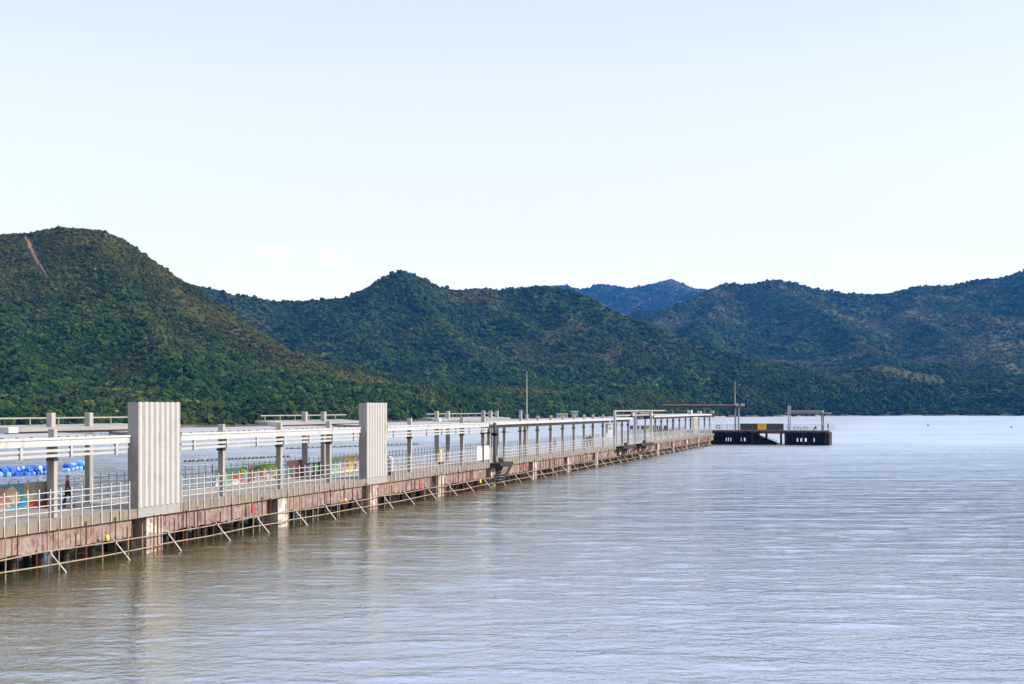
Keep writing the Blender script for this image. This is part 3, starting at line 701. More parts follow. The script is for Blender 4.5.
# ---- murals on the far side
C_ = {n: plain('mural_' + n, c, .6, .25, 4) for n, c in dict(blue=(.10, .30, .42), pink=(.55, .25, .22), cream=(.62, .50, .33), red=(.40, .06, .03), skyblue=(.05, .25, .55), yellow=(.65, .45, .06),
      green=(.16, .40, .04), dgreen=(.03, .16, .04), teal=(.20, .42, .36), white=(.62, .60, .58), orange=(.50, .16, .06), mauve=(.36, .20, .24), black=(.02, .02, .025), grey=(.35, .34, .33), sage=(.32, .42, .34), navy=(.05, .05, .18), lime=(.35, .55, .05)).items()}
def mural(x0, x1, ytop, ybot, base, blobs, label, t=5.5):
    s0, s1 = S(x0, t), S(x1, t); L = s1 - s0; xm = (x0 + x1) / 2
    zt = Zs(xm, ytop, t); zb = ZD + .05; h = zt - zb
    r = here('mural_panel', s0, t, zb, label, 'mural', 'painted panels along the far side of the pier')
    MB().box(0, L, 0, .06, 0, h).build('board', C_[base], r)
    me = bpy.data.meshes.new('artwork'); bm = bmesh.new(); mats = []
    for q, (nm, u, v, ru, rv, npt) in enumerate(blobs):
        if nm not in mats: mats.append(nm); me.materials.append(C_[nm])
        rot = random.uniform(0, 6); d = -.004 - .003 * q
        vs_ = []
        for i in range(npt):
            a_ = rot * (npt > 5) + 2 * math.pi * (i + .5) / npt; j = random.uniform(.8, 1.15) if npt > 5 else 1.41
            vs_.append(bm.verts.new((min(max(u * L + math.cos(a_) * ru * L * j, .01), L - .01), d, min(max(v * h + math.sin(a_) * rv * h * j, .01), h - .01))))
        f = bm.faces.new(vs_); f.material_index = mats.index(nm)
        ex = bmesh.ops.extrude_face_region(bm, geom=[f]); 
        for g_ in ex['geom']:
            if isinstance(g_, bmesh.types.BMVert): g_.co.y = -.001
    bm.to_mesh(me); bm.free(); o = bpy.data.objects.new('artwork', me); COL.objects.link(o); o.parent = r
mural(-22, 50.5, 484, 508, 'blue', [('grey', .78, .72, .16, .3, 4), ('skyblue', .55, .2, .09, .2, 9), ('pink', .30, .5, .10, .42, 11), ('cream', .44, .68, .07, .25, 9), ('cream', .50, .45, .07, .3, 10), ('pink', .36, .35, .05, .2, 8), ('yellow', .40, .22, .03, .12, 7),
      ('red', .80, .14, .13, .13, 4), ('cream', .74, .42, .07, .2, 12), ('black', .74, .24, .05, .03, 4), ('orange', .95, .6, .03, .22, 7), ('red', .95, .3, .045, .25, 4), ('yellow', .66, .85, .012, .2, 7), ('skyblue', .87, .5, .02, .12, 6)],
      'blue mural panel with cream and pink rounded shapes at the far left')
mural(215.5, 247, 468, 484, 'teal', [('white', .15, .25, .14, .25, 4), ('lime', .12, .68, .1, .15, 9), ('dgreen', .88, .75, .12, .28, 9), ('lime', .87, .78, .09, .2, 8), ('orange', .62, .45, .2, .17, 8), ('orange', .75, .55, .1, .15, 7), ('white', .6, .15, .15, .14, 8), ('mauve', .86, .2, .12, .2, 4)],
      'teal mural panel with lime foliage shapes beside the canopy column')
mural(249.5, 281, 464, 482.5, 'grey', [('green', .6, .86, .38, .13, 4), ('lime', .7, .8, .2, .1, 9), ('dgreen', .25, .8, .13, .13, 8), ('red', .07, .45, .065, .36, 4), ('orange', .35, .45, .06, .25, 7), ('yellow', .47, .5, .06, .3, 7), ('mauve', .62, .35, .09, .25, 8), ('white', .56, .3, .08, .2, 6), ('yellow', .82, .35, .06, .2, 7), ('mauve', .95, .5, .04, .35, 4), ('dgreen', .83, .2, .06, .12, 6)],
      'mural panel with a green leafy top edge and a red bar at its left end')
mural(287.3, 304, 460, 477, 'mauve', [('pink', .35, .75, .34, .2, 4), ('red', .83, .35, .14, .32, 4), ('teal', .2, .3, .1, .2, 6), ('dgreen', .2, .28, .06, .15, 6), ('orange', .55, .25, .1, .18, 7)], 'mauve and dark red mural panel')
mural(306.5, 323, 462.5, 476, 'black', [('white', .12, .5, .07, .4, 6), ('white', .3, .55, .06, .35, 5), ('white', .2, .15, .1, .12, 8), ('dgreen', .62, .6, .1, .3, 6), ('sage', .88, .6, .07, .3, 4)], 'black and white mural panel beside a shelter column')
mural(326, 345, 457.5, 472.5, 'sage', [('grey', .15, .5, .13, .42, 4), ('teal', .5, .7, .15, .15, 8), ('white', .7, .5, .13, .25, 8), ('teal', .45, .25, .15, .15, 7), ('pink', .85, .3, .1, .2, 7)], 'pale sage green mural panel')
mural(345.6, 361, 456, 471, 'cream', [('orange', .35, .95, .3, .04, 4), ('yellow', .35, .65, .25, .28, 4), ('lime', .3, .35, .1, .2, 7), ('navy', .6, .32, .12, .18, 7), ('pink', .1, .5, .1, .3, 7), ('lime', .85, .4, .06, .12, 6), ('mauve', .88, .75, .1, .2, 4)], 'cream mural panel with a yellow block and orange top edge')
# ---- landing steps hung on the edge
def landing(x0, x1, label, post):
    s0, s1 = S(x0, -.2), S(x1, -.2); L = s1 - s0
    r = here('landing_steps', s0, -.2, ZD, label, 'landing steps', 'dark landing steps hung on the pier edge')
    MB().box(0, L, -1.0, .04, -.30, .0).build('platform', M['fender'], r)
    q = MB()
    x1_, x0_ = L - .4, L * .12
    for t0 in (-.95, -.1):
        q.prism([(x1_, -.12), (x1_ + .9, -.12), (x0_ + .9, -1.75), (x0_, -1.75)], 'y', t0, t0 + .06)
    q.build('stringer', M['fender'], r)
    q = MB()
    for i in range(7):
        f = (i + .5) / 7; x = x1_ + .2 + (x0_ - x1_) * f; q.box(x - .14, x + .14, -.887, -.103, -.14 - 1.6 * f, -.10 - 1.6 * f)
    q.build('tread', M['grey'], r)
    q = MB().lathe([(.06, -.34), (.2, -.32), (.2, -.26), (.11, -.24), (.11, .24), (.2, .26), (.2, .32), (.06, .34)], 14, (L * .45, -.45, .28), 'x')
    q.box(L * .45 - .4, L * .45 - .33, -.55, -.35, 0, .42); q.box(L * .45 + .33, L * .45 + .4, -.55, -.35, 0, .42)
    w_ = q.build('winch', M['dgrey'], r)
    if post:
        pb = MB().box(L * .42 - .14, L * .42 + .14, .0, .28, 0.003, 3.85).build('davit_post', M['dgrey'], r, .02)
        MB().box(L * .42 - .25, L * .42 + .25, -.1, .38, 2.6, 2.85).build('collar', M['dark'], pb)
landing(490.5, 503.5, 'dark landing steps with a tall post beside the white notice boards', True)
landing(616.5, 629.5, 'dark landing steps below the first tall white frame column', False)
landing(635.5, 648, 'dark landing steps below the second tall white frame column', False)
# ---- white notice boards on the railing, small things on the pier
for x0, x1, lb in ((477, 481.6, 'white notice board on the railing, left of a pair'), (484.2, 488.8, 'white notice board on the railing, right of a pair')):
    s0, s1 = S(x0, -.2), S(x1, -.2)
    r = here('notice_board', s0, -.2, 0, lb, 'notice board', 'pair of white notice boards')
    MB().box(0, s1 - s0, -.03, .0, 2.75, 4.0).build('board', plain('white_board', (.82, .82, .80), .5, .03), r)
    MB().box(.1, .16, .003, .05, 2.5, 3.95).box(s1 - s0 - .16, s1 - s0 - .1, .003, .05, 2.5, 3.95).build('batten', M['grey'], r)
r = here('waste_bin', S(389.3, .4), .4, ZD, 'pale waste bin with dark base just right of the smaller ribbed wall', 'bin')
MB().box(-.25, .25, -.25, .25, .3, 1.3).prism([(-.25, 1.303), (.25, 1.303), (.1, 1.5), (-.1, 1.5)], 'x', -.25, .25).build('bin_body', M['white'], r, .02)
MB().box(-.24, .24, -.24, .24, 0.003, .297).build('base', M['dgrey'], r)
r = here('notice_board', S(441, 3.2), 3.2, ZD, 'narrow yellow upright board standing on the pier walkway', 'notice board')
MB().box(-.25, .25, 0, .05, .25, 1.5).build('board', M['yellow'], r); MB().box(-.2, .2, -.2, .25, .003, .247).build('foot', M['dgrey'], r)
for i, (px, py, nm, lb) in enumerate(((252, 508, 'a', 'red cloth hung on the pink beam between the two ribbed walls'), (419.3, 483.5, 'b', 'red cloth hung on the beam right of the smaller ribbed wall'),
        (525.5, 465, 'b', 'red cloth hung on the beam beyond the first landing steps'), (587, 456, 'b', 'red cloth hung on the beam before the tall frame columns'), (667, 443.5, 'b', 'red cloth hung on the beam beyond the last landing steps'))):
    s0 = S(px, -.3); z = Zs(px, py, -.3)
    q = MB().prism([(-.04, .34), (.05, .34), (.22, -.22), (.05, -.34), (-.15, -.25)], 'y', -.06, .0); q.tube((0, 0, .3), (0, .38, .3), .02, 6)
    o = q.build('red_flag', M['red']); o.location = P(s0, -.3, z); o.rotation_euler = (0, 0, RZ); tag(o, lb, 'flag', 'red cloths hung along the beam')
for px, py, k_, lb in ((107, 538, .8, 'yellow lantern hung on the scaffold left of the larger ribbed wall'), (345, 500, .7, 'yellow lantern hung on the scaffold near the smaller ribbed wall'), (480, 481.5, .9, 'yellow lantern hung on the scaffold below the white notice boards')):
    s0 = S(px, -.35); z = Zs(px, py, -.35)
    r = here('marker_lantern', s0, -.35, z, lb, 'lantern', 'yellow lanterns on the scaffold')
    MB().lathe([(.03, .22 * k_), (.10 * k_, .18 * k_), (.15 * k_, .05 * k_), (.13 * k_, -.12 * k_), (.05, -.2 * k_)], 10).build('lantern_body', M['yellow'], r, smooth=True)
    MB().tube((0, 0, .2 * k_), (0, .12, .34 * k_), .02, 6).build('hook', M['rust'], r)
# ---- frames, boxes and kiosk near the pier end
fr = here('steel_frame', S(614.6, .3), .3, ZD, 'tall white open steel frame over the far landing steps', 'frame')
s0 = S(614.6, .3)
for px in (614.6, 635, 651.3):
    x = S(px, .3) - s0; MB().box(x - .17, x + .17, -.17, .17, .003, Zs(px, 410, .3) - ZD).build('column', M['white'], fr)
for yy in (410.6, 415):
    z = Zs(633, yy, .3) - ZD; MB().box(.173, S(665, .3) - s0, -.1, .1, z - .12, z + .08).build('cross_bar', M['roofgrey'], fr)
for px in (633, 651.5):
    x = S(px, 0) - s0; z = Zs(px, 414.4, 0) - ZD; MB().box(x - .5, x + .5, -.45, -.2, z - .25, z + .25).build('floodlight', M['white'], fr, .05)
s0 = S(640, 2.0); kb = here('plant_box', s0, 2.0, 5.85, 'dark grey box raised on the canopy frame near the pier end', 'box')
L = S(649.3, 2.0) - s0; MB().box(0, L, 0, 1.4, .0, 1.0).build('box_body', M['dgrey'], kb, .04); MB().box(-.1, L + .1, -.1, 1.5, 1.003, 1.08).build('lid', M['grey'], kb)
MB().box(.3, .5, .5, .7, ZD - 5.84, -.003).box(L - .5, L - .3, .5, .7, ZD - 5.84, -.003).build('leg', M['grey'], kb)
for i, (x0, x1, m, lb) in enumerate(((630, 633, 'dgrey', 'dark display board left of the second tall frame column'), (636.8, 639.2, 'dgrey', 'narrow dark display board right of the second tall frame column'), (641, 643.8, 'dgrey', 'dark display board touching the tan one'),
        (644.3, 649.3, 'orange', 'tan display board at the back of the walkway'), (651.6, 653.8, 'dgrey', 'narrow dark display board below the white end canopy'), (655, 658, 'dgrey', 'second dark display board below the white end canopy'), (659.2, 662.3, 'dgrey', 'third dark display board below the white end canopy'), (664, 667, 'dgrey', 'last dark display board below the white end canopy'))):
    t = 5.4; s0, s1 = S(x0, t), S(x1, t); z1, z0 = Zs(x0, 425.6, t), Zs(x0, 429.6, t)
    r = here('display_board', s0, t, ZD, lb, 'display board', 'display boards along the back of the walkway')
    mm = M[m] if m != 'orange' else plain('tan_board', (.45, .28, .10), .6, .1)
    MB().box(0, s1 - s0, -.05, .0, z0 - ZD, z1 - ZD).build('board', mm, r); MB().box(.1, .2, .003, .08, .003, z1 - ZD - .1).box(s1 - s0 - .2, s1 - s0 - .1, .003, .08, .003, z1 - ZD - .1).build('post', M['grey'], r)
s0, s1 = S(606, 4.0), S(612, 4.0)
r = here('screen_panel', s0, 4.0, ZD, 'white screen panel under the canopy before the tall frames', 'screen'); MB().box(0, s1 - s0, 0, .08, .9, 3.0).build('panel', M['white'], r)
MB().box(.1, .2, .0, .08, .003, .897).box(s1 - s0 - .2, s1 - s0 - .1, 0, .08, .003, .897).build('leg', M['grey'], r)
s0, s1 = S(693.6, .1), S(698.3, .1)
r = here('cabinet', s0, .1, ZD, 'tall grey metal cabinet by the front railing at the pier end', 'cabinet')
MB().box(0, s1 - s0, 0, .2, .3, 3.6).build('cabinet_body', M['grey'], r, .03); MB().box(.15, s1 - s0 - .15, -.03, -.003, .5, 3.4).build('door', M['roofgrey'], r); MB().box(.1, s1 - s0 - .1, .02, .18, .003, .297).build('plinth', M['dgrey'], r)
# roof boxes on the end canopy
for px, w_, h_, lb in ((690, 1.4, .75, 'pale roof box on the end canopy, larger of two'), (699.5, .9, .5, 'pale roof box on the end canopy, smaller of two'), (712, .6, .6, 'pale ventilator at the tip of the end canopy')):
    r = here('roof_box', S(px, 1.5), 1.5, 6.54, lb, 'roof box', 'boxes on the end canopy'); MB().box(-w_ / 2, w_ / 2, -.4, .4, .0, h_).build('box_body', M['white'], r, .04); MB().box(-w_ / 2 - .06, w_ / 2 + .06, -.46, .46, h_ + .003, h_ + .06).build('lid', M['grey'], r)
# ---- masts
o = here('mast', S(526.8, 1.6), 1.6, ZD, 'slim grey mast rising above the canopy in mid pier', 'mast'); h_ = Zs(526.8, 371.5, 1.6) - ZD
MB().tube((0, 0, .003), (0, 0, 4.6), .17, 8).build('base_tube', M['column'], o); MB().tube((0, 0, 4.603), (0, 0, h_), .09, 8, .035).build('pole', M['column'], o)
# ---- end platform
TZ = 2.95; TL = -23.4; TR = 13.0; TD = 10.0
SE = S_END + .15
th = here('end_platform', SE, 0, 0, 'dark timber fendered platform at the seaward end of the pier', 'platform')
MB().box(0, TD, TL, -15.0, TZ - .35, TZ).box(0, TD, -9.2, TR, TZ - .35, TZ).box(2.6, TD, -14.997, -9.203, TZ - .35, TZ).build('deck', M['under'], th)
MB().box(-.15, -.003, TL, -15, TZ - .1, TZ + .06).box(-.15, -.003, -9.2, TR, TZ - .1, TZ + .06).build('edge_kerb', M['edge'], th)
MB().box(.3, 2.597, -14.99, -9.21, TZ - .62, TZ - .1).build('access_bridge', M['rust'], th)
def skirt(t0, t1, slits):
    q = MB().box(-.05, .3, t0, t1, 1.45, TZ - .36); q.box(-.05, .3, t0, t1, -3, .72)
    ts = sorted(slits); cur = t0
    for a, b in ts: q.box(-.05, .3, cur, a, .723, 1.447); cur = b
    q.box(-.05, .3, cur, t1, .723, 1.447); q.build('fender_wall', M['dark'], th)
    t = t0 + .4
    while t < t1:
        if not any(a - .15 < t < b + .15 for a, b in ts): MB().box(-.32, -.053, t - .14, t + .14, -3, TZ - .12 - random.uniform(0, .3)).build('fender_pile', M['dark'] if random.random() < .6 else M['fender'], th)
        t += 1.15
def T_(px, dx=0): return -(px - dx - 714) / F * 262 * 1.035
skirt(TL, T_(783), [(T_(b), T_(a)) for a, b in ((794, 796.2), (798.4, 800), (802.5, 804.4), (806.4, 808.6), (811, 812))])
skirt(T_(759), TR, [(T_(b), T_(a)) for a, b in ((718.5, 720), (722.5, 724), (725.5, 726.4), (727.6, 728.6), (730, 731), (740.5, 741.2), (743.5, 745), (747, 749))])
MB().box(.3, TD, TL, TL + .3, -3, TZ - .36).build('fender_wall', M['dark'], th)
q = MB()
for x in (2.5, 6, 9.5):
    t = TL + 1
    while t < TR:
        if not (-15.5 < t < -8.8 and x < 9): q.box(x - .22, x + .22, t - .22, t + .22, -5, TZ - .36)
        t += 3.1
q.build('pile_row', M['dark'], th)
for t in (TL - .25,):
    [MB().tube((x, t, -2), (x, t, TZ - .3), .2, 8).build('fender_pile', M['brownpanel'], th) for x in (.6, 3, 5.5, 8)]
# stair down to the water in the gap
st = empty('boat_steps', P(SE + .6, T_(743), TZ), RZ, 'dark boat steps slanting down through the gap in the end platform', 'steps')
Lw = 6.6
q = MB()
for x in (-.9, .9): q.prism([(0, -.1), (-.9, -.1), (-.9 - Lw, -2.7), (-Lw, -2.7)], 'x', x - .06, x + .06)
q.prism([(-.5, -.5), (-.5 - Lw, -2.9), (-Lw * .35, -2.9), (0, -1.2)], 'x', -.8, .8); q.build('stringer', M['dark'], st)
q = MB()
for i in range(12): f = (i + .5) / 12; q.box(-.83, .83, -.45 - Lw * f - .2, -.45 - Lw * f + .2, -.2 - 2.5 * f, -.15 - 2.5 * f)
q.build('tread', M['under'], st)
q = MB().tube((-.9, -.2, .2), (-.9, -.4 - Lw, -2.1), .05, 6).tube((-.9, -.2, -.1), (-.9, -.2, .2), .05, 6); q.build('handrail', M['rust'], st)
# big roof on the platform
z0 = H + (HOR - 407.3) / F * 264
br = empty('platform_roof', P(SE + 3, 0, TZ), RZ, 'long flat grey roof on tall twin columns over the end platform', 'roof'); zz_ = 8.45 - TZ
ta_, tb_ = T_(742), T_(659)
MB().box(-1.2, 1.2, ta_, tb_, zz_ - .22, zz_).build('roof_slab', M['roofgrey'], br, .02); MB().box(-1.0, 1.0, ta_ + 1.2, tb_, zz_ - .6, zz_ - .223).build('roof_beam', M['brownpanel'], br)
for px in (733.4, 736.7, 702.5, 670):
    t = T_(px); MB().box(-.17, .17, t - .17, t + .17, .003, zz_ - .603).build('column', M['column'], br)
for px in (740.6, 742, 736): t = T_(px); MB().box(-1.3, -1.203, t - .2, t + .2, zz_ - .35, zz_ + .25).build('end_light', M['white'], br)
MB().box(-.1, .1, T_(784), T_(739), 7.05 - TZ, 7.2 - TZ).build('tie_beam', M['brownpanel'], br)
o = empty('mast', P(SE + 3, T_(733), 8.453), RZ, 'slim grey mast on the flat roof over the end platform', 'mast'); MB().tube((0, 0, 0.003), (0, 0, 5.0), .10, 8, .05).build('pole', M['column'], o); MB().box(-.2, .2, -.2, .2, .0, .15).build('base_plate', M['grey'], o)
rr_ = empty('platform_roof', P(SE + 3, 0, TZ), RZ, 'short pale roof on columns at the right tip of the end platform', 'roof')
MB().box(-1.5, 1.5, T_(819.5), T_(785), 3.80, 4.25).build('roof_slab', M['roofgrey'], rr_, .03); MB().box(-1.3, 1.3, T_(826.5), T_(782.5), 3.55, 3.797).build('roof_beam', M['column'], rr_)
for px, h_ in ((786.2, 5.25), (788, 5.25)): MB().box(-1.72, -1.503, T_(px) - .12, T_(px) + .12, .003, h_).build('column', M['white'], rr_)
for px in (818, 819.5): MB().box(-.15, .15, T_(px) - .13, T_(px) + .13, .003, 3.547).build('column', M['cap'], rr_)
bw = empty('board_screen', P(SE + .5, 0, TZ), RZ, 'brown timber screen standing on the end platform over the gap', 'screen')
MB().box(0, .12, T_(782), T_(739.5), .12, 1.5).build('screen_panel', M['brownpanel'], bw)
q = MB()
for i in range(8): t = T_(741) + (T_(782) - T_(741)) * i / 7; q.box(.003, .117, t - .08, t + .08, -.45, .117)
q.build('screen_post', M['rust'], bw)
sg = empty('amber_sign', P(SE + .42, T_(761), TZ + .2), RZ, 'square amber sign fixed on the brown screen of the end platform', 'sign')
MB().box(0, .06, -.92, .92, .0, 1.25).build('sign_face', M['orange'], sg); MB().box(-.012, -.003, -.6, .6, .3, .36).box(-.012, -.003, -.6, .6, .6, .66).box(-.012, -.003, -.5, .5, .85, 1.05).build('sign_mark', plain('ochre_mark', (.45, .18, .02), .5, .05), sg)
def trail(t0, t1, x, label):
    r = empty('railing', P(SE + x, t0, TZ), RZ, label, 'railing', 'railings round the end platform'); L = t1 - t0; n = max(2, int(abs(L) / 1.1))
    for i in range(n + 1): MB().tube((0, L * i / n, .003), (0, L * i / n, 1.25), .045, 6).build('post', M['rail'], r)
    for z in (.45, .85, 1.2): MB().tube((0, 0, z), (0, L, z), .03, 6).build('rail', M['rail'], r)
trail(T_(714.5), T_(733), .4, 'thin railing on the end platform left of the twin columns'); trail(T_(784), T_(828), TD - .4, 'thin railing along the back of the end platform behind the bicycles')
trail(T_(716), T_(782), TD - .3, 'thin railing along the back of the end platform behind the brown screen')
def torus(q, R_, r_, c, n=16, m=6):
    vs_ = []
    for i in range(n):
        a_ = 2 * math.pi * i / n
        for j in range(m):
            b_ = 2 * math.pi * j / m; rr = R_ + r_ * math.cos(b_); vs_.append((c[0] + r_ * math.sin(b_), c[1] + rr * math.cos(a_), c[2] + rr * math.sin(a_)))
    q.add(vs_, [(i * m + j, ((i + 1) % n) * m + j, ((i + 1) % n) * m + (j + 1) % m, i * m + (j + 1) % m) for i in range(n) for j in range(m)])
    return q
lb_ = empty('lifebuoy', P(SE + .28, T_(718), TZ + .8), RZ, 'red and white lifebuoy ring on the platform railing', 'lifebuoy')
torus(MB(), .38, .10, (0, 0, 0)).build('ring', M['white'], lb_, smooth=True)
q = MB()
for a_ in (.8, 2.37, 3.94, 5.5): q.box(-.13, .13, math.cos(a_) * .38 - .12, math.cos(a_) * .38 + .12, math.sin(a_) * .38 - .12, math.sin(a_) * .38 + .12)
q.build('band', M['red'], lb_)
def bicycle(px, flip, label):
    r = empty('bicycle', P(SE + 2.2, T_(px), TZ), RZ + flip, label, 'bicycle', 'bicycles parked on the end platform')
    for y in (-.52, .52):
        wq = torus(MB(), .33, .03, (0, y, .36)).build('wheel', M['dgrey'], r); q = MB()
        for i in range(8): a_ = i * .785; q.tube((0, y, .36), (0, y + .32 * math.cos(a_), .36 + .32 * math.sin(a_)), .005, 4)
        q.build('spokes', M['grey'], wq)
    q = MB()
    for a_, b_ in (((0, -.52, .36), (0, -.12, .38)), ((0, -.12, .38), (0, -.25, .85)), ((0, -.22, .78), (0, .32, .82)), ((0, -.12, .38), (0, .36, .70)), ((0, -.52, .36), (0, -.22, .78)), ((0, .52, .36), (0, .30, 1.0))): q.tube(a_, b_, .02, 6)
    q.build('bike_frame', M['dgrey'], r); MB().tube((-.28, .26, 1.02), (.28, .26, 1.02), .018, 6).build('handlebar', M['grey'], r); MB().box(-.07, .07, -.40, -.13, .86, .93).build('saddle', M['dark'], r, .02)
bicycle(794, 0.15, 'dark bicycle on the end platform, left of two'); bicycle(802.3, math.pi, 'dark bicycle on the end platform, right of two')
# ---- people
def skin_obj(name, joints, edges, mat, parent, root=0, lev=1):
    me = bpy.data.meshes.new(name); me.from_pydata([j[:3] for j in joints], edges, []); me.materials.append(mat)
    o = bpy.data.objects.new(name, me); COL.objects.link(o); o.parent = parent
    sk = me.attributes.new('x', 'FLOAT', 'POINT'); me.attributes.remove(sk)
    md = o.modifiers.new('skin', 'SKIN'); md.use_smooth_shade = True
    if not me.skin_vertices: 
        bpy.context.view_layer.objects.active = o
    for sv, j in zip(me.skin_vertices[0].data, joints): sv.radius = (j[3], j[4] if len(j) > 4 else j[3]); sv.use_root = False
    me.skin_vertices[0].data[root].use_root = True
    sb = o.modifiers.new('sub', 'SUBSURF'); sb.levels = lev; sb.render_levels = lev
    return o
def person(loc, rz, shirt, legs, label, walk=.22, sit=False, scale=1.0):
    """1.7 m figure facing local +x"""
    r = empty('person', loc, rz, label, 'person'); r.scale = (scale,) * 3
    hip = .90 if not sit else .47
    J = [(0, 0, hip, .13, .10), (0, 0, hip + .25, .12, .095), (0, 0, hip + .47, .14, .10), (0, 0, hip + .57, .055), (.02, 0, hip + .64, .06), (.03, 0, hip + .71, .085, .075), (.02, 0, hip + .79, .075)]
    E = [(0, 1), (1, 2), (2, 3), (3, 4), (4, 5), (5, 6)]
    J.append((.125, 0, hip + .70, .014)); E.append((5, 7))                         # nose
    for s_ in (-1, 1):
        J.append((.02, s_ * .095, hip + .70, .018)); E.append((5, len(J) - 1))     # ears
    legsJ = {}; armsJ = {}
    for s_ in (-1, 1):
        n = len(J)
        if sit: pts = [(.02, s_ * .10, hip - .02, .085), (.42, s_ * .12, hip, .06), (.46, s_ * .12, .08, .042), (.60, s_ * .12, .04, .035)]
        else: pts = [(0, s_ * .09, hip - .06, .085), (s_ * walk * .6 + .04, s_ * .09, .48, .058), (s_ * walk, s_ * .09, .08, .04), (s_ * walk + .16, s_ * .09, .035, .034)]
        J += pts; E += [(0, n), (n, n + 1), (n + 1, n + 2), (n + 2, n + 3)]; legsJ[s_] = pts
        n = len(J)
        el = (-s_ * walk * .5, s_ * .20, hip + .18, .038) if not sit else (.12, s_ * .22, hip + .2, .038)
        wr = (-s_ * walk + .08, s_ * .19, hip - .06, .026) if not sit else (.36, s_ * .15, hip + .12, .026)
        sh = (0, s_ * .17, hip + .46, .055); d = (Vector(wr[:3]) - Vector(el[:3])).normalized()
        palm = Vector(wr[:3]) + d * .07
        J += [sh, el, wr, (*palm, .024)]; E += [(2, n), (n, n + 1), (n + 1, n + 2), (n + 2, n + 3)]; armsJ[s_] = [sh, el, wr]
        for f_ in range(4):                                                         # four fingers, each bent once
            o_ = Vector((.024 * (f_ - 1.5), 0, 0)); l_ = (.05, .06, .055, .042)[f_]; b_ = len(J)
            k1 = palm + o_ + d * l_ * .6; k2 = k1 + d * l_ * .5 + Vector((0, -s_ * .015, 0))
            J += [(*k1, .009), (*k2, .008)]; E += [(n + 3, b_), (b_, b_ + 1)]
        b_ = len(J); t1 = Vector(wr[:3]) + d * .03 + Vector((.035, 0, 0)); J += [(*t1, .010), (*(t1 + d * .035 + Vector((.008, 0, 0))), .009)]; E += [(n + 2, b_), (b_, b_ + 1)]
    skin_obj('body', J, E, M['skin'], r)
    g = .016
    JS = [(x, y, z, *(q + g for q in rr)) for x, y, z, *rr in J[:3]] + [(0, 0, hip + .53, .075)]; ES = [(0, 1), (1, 2), (2, 3)]
    for s_ in (-1, 1):
        n = len(JS); JS += [(x, y, z, q + g) for x, y, z, q in armsJ[s_]]; ES += [(2, n), (n, n + 1), (n + 1, n + 2)]
    skin_obj('shirt', JS, ES, shirt, r)
    JT = [(0, 0, hip + .03, .15, .12)]; ET = []
    for s_ in (-1, 1):
        n = len(JT); JT += [(x, y, z, q + g) for x, y, z, q in legsJ[s_][:3]]; ET += [(0, n), (n, n + 1), (n + 1, n + 2)]
    skin_obj('trousers', JT, ET, legs, r)
    for s_ in (-1, 1):
        a_, b_ = Vector(legsJ[s_][2][:3]), Vector(legsJ[s_][3][:3]); skin_obj('shoe', [(a_.x - .03, a_.y, .05, .05), (b_.x, b_.y, .045, .042)], [(0, 1)], M['dark'], r)
    skin_obj('hair', [(.0, 0, hip + .74, .088, .082), (0, 0, hip + .80, .08)], [(0, 1)], M['hair'], r)
cl = lambda n, c: plain(n, c, .85, .12, 8)
sp_ = S(67.5, 4.6)
person(P(sp_, 4.6, ZD), 0.15, cl('maroon_shirt', (.20, .05, .06)), cl('black_trousers', (.02, .02, .025)), 'person in maroon top and black trousers walking beside the nearest canopy column')
person(P(S(555, 3.0), 3.0, ZD), RZ + 2.6, cl('cream_shirt', (.55, .45, .33)), cl('beige_trousers', (.38, .30, .22)), 'person in cream clothes standing in mid pier under the flat canopy', .05)
person(P(S(587, 2.2), 2.2, ZD), RZ + 3.1, cl('red_grey_shirt', (.22, .10, .09)), cl('navy_trousers', (.03, .035, .06)), 'person in dark red top walking toward shore far along the pier', .2)
person(P(S(590, 3.4), 3.4, ZD), RZ + 3.1, cl('grey_shirt', (.12, .12, .13)), cl('dark_trousers', (.03, .03, .03)), 'person in grey top walking behind the one in dark red', .2)
person(P(SE + 3.5, T_(812), TZ), RZ + 1.2, cl('black_shirt', (.025, .03, .035)), cl('grey_trousers', (.08, .08, .09)), 'person in black sitting low on the end platform', .1, True)
person(P(SE + 3.5, T_(824), TZ), RZ + 2.0, cl('green_grey_shirt', (.05, .08, .07)), cl('dark_jeans', (.03, .035, .05)), 'person in dark green standing at the right tip of the platform', .08)
sx = empty('stool', P(SE + 3.5, T_(812), TZ), RZ, 'low stool under the person in black on the end platform', 'stool'); MB().box(-.2, .2, -.2, .2, .30, .36).build('seat', M['grey'], sx)
for a_, b_ in ((-1, -1), (1, -1), (-1, 1), (1, 1)): MB().tube((a_ * .17, b_ * .17, .003), (a_ * .15, b_ * .15, .297), .02, 6).build('leg', M['grey'], sx)
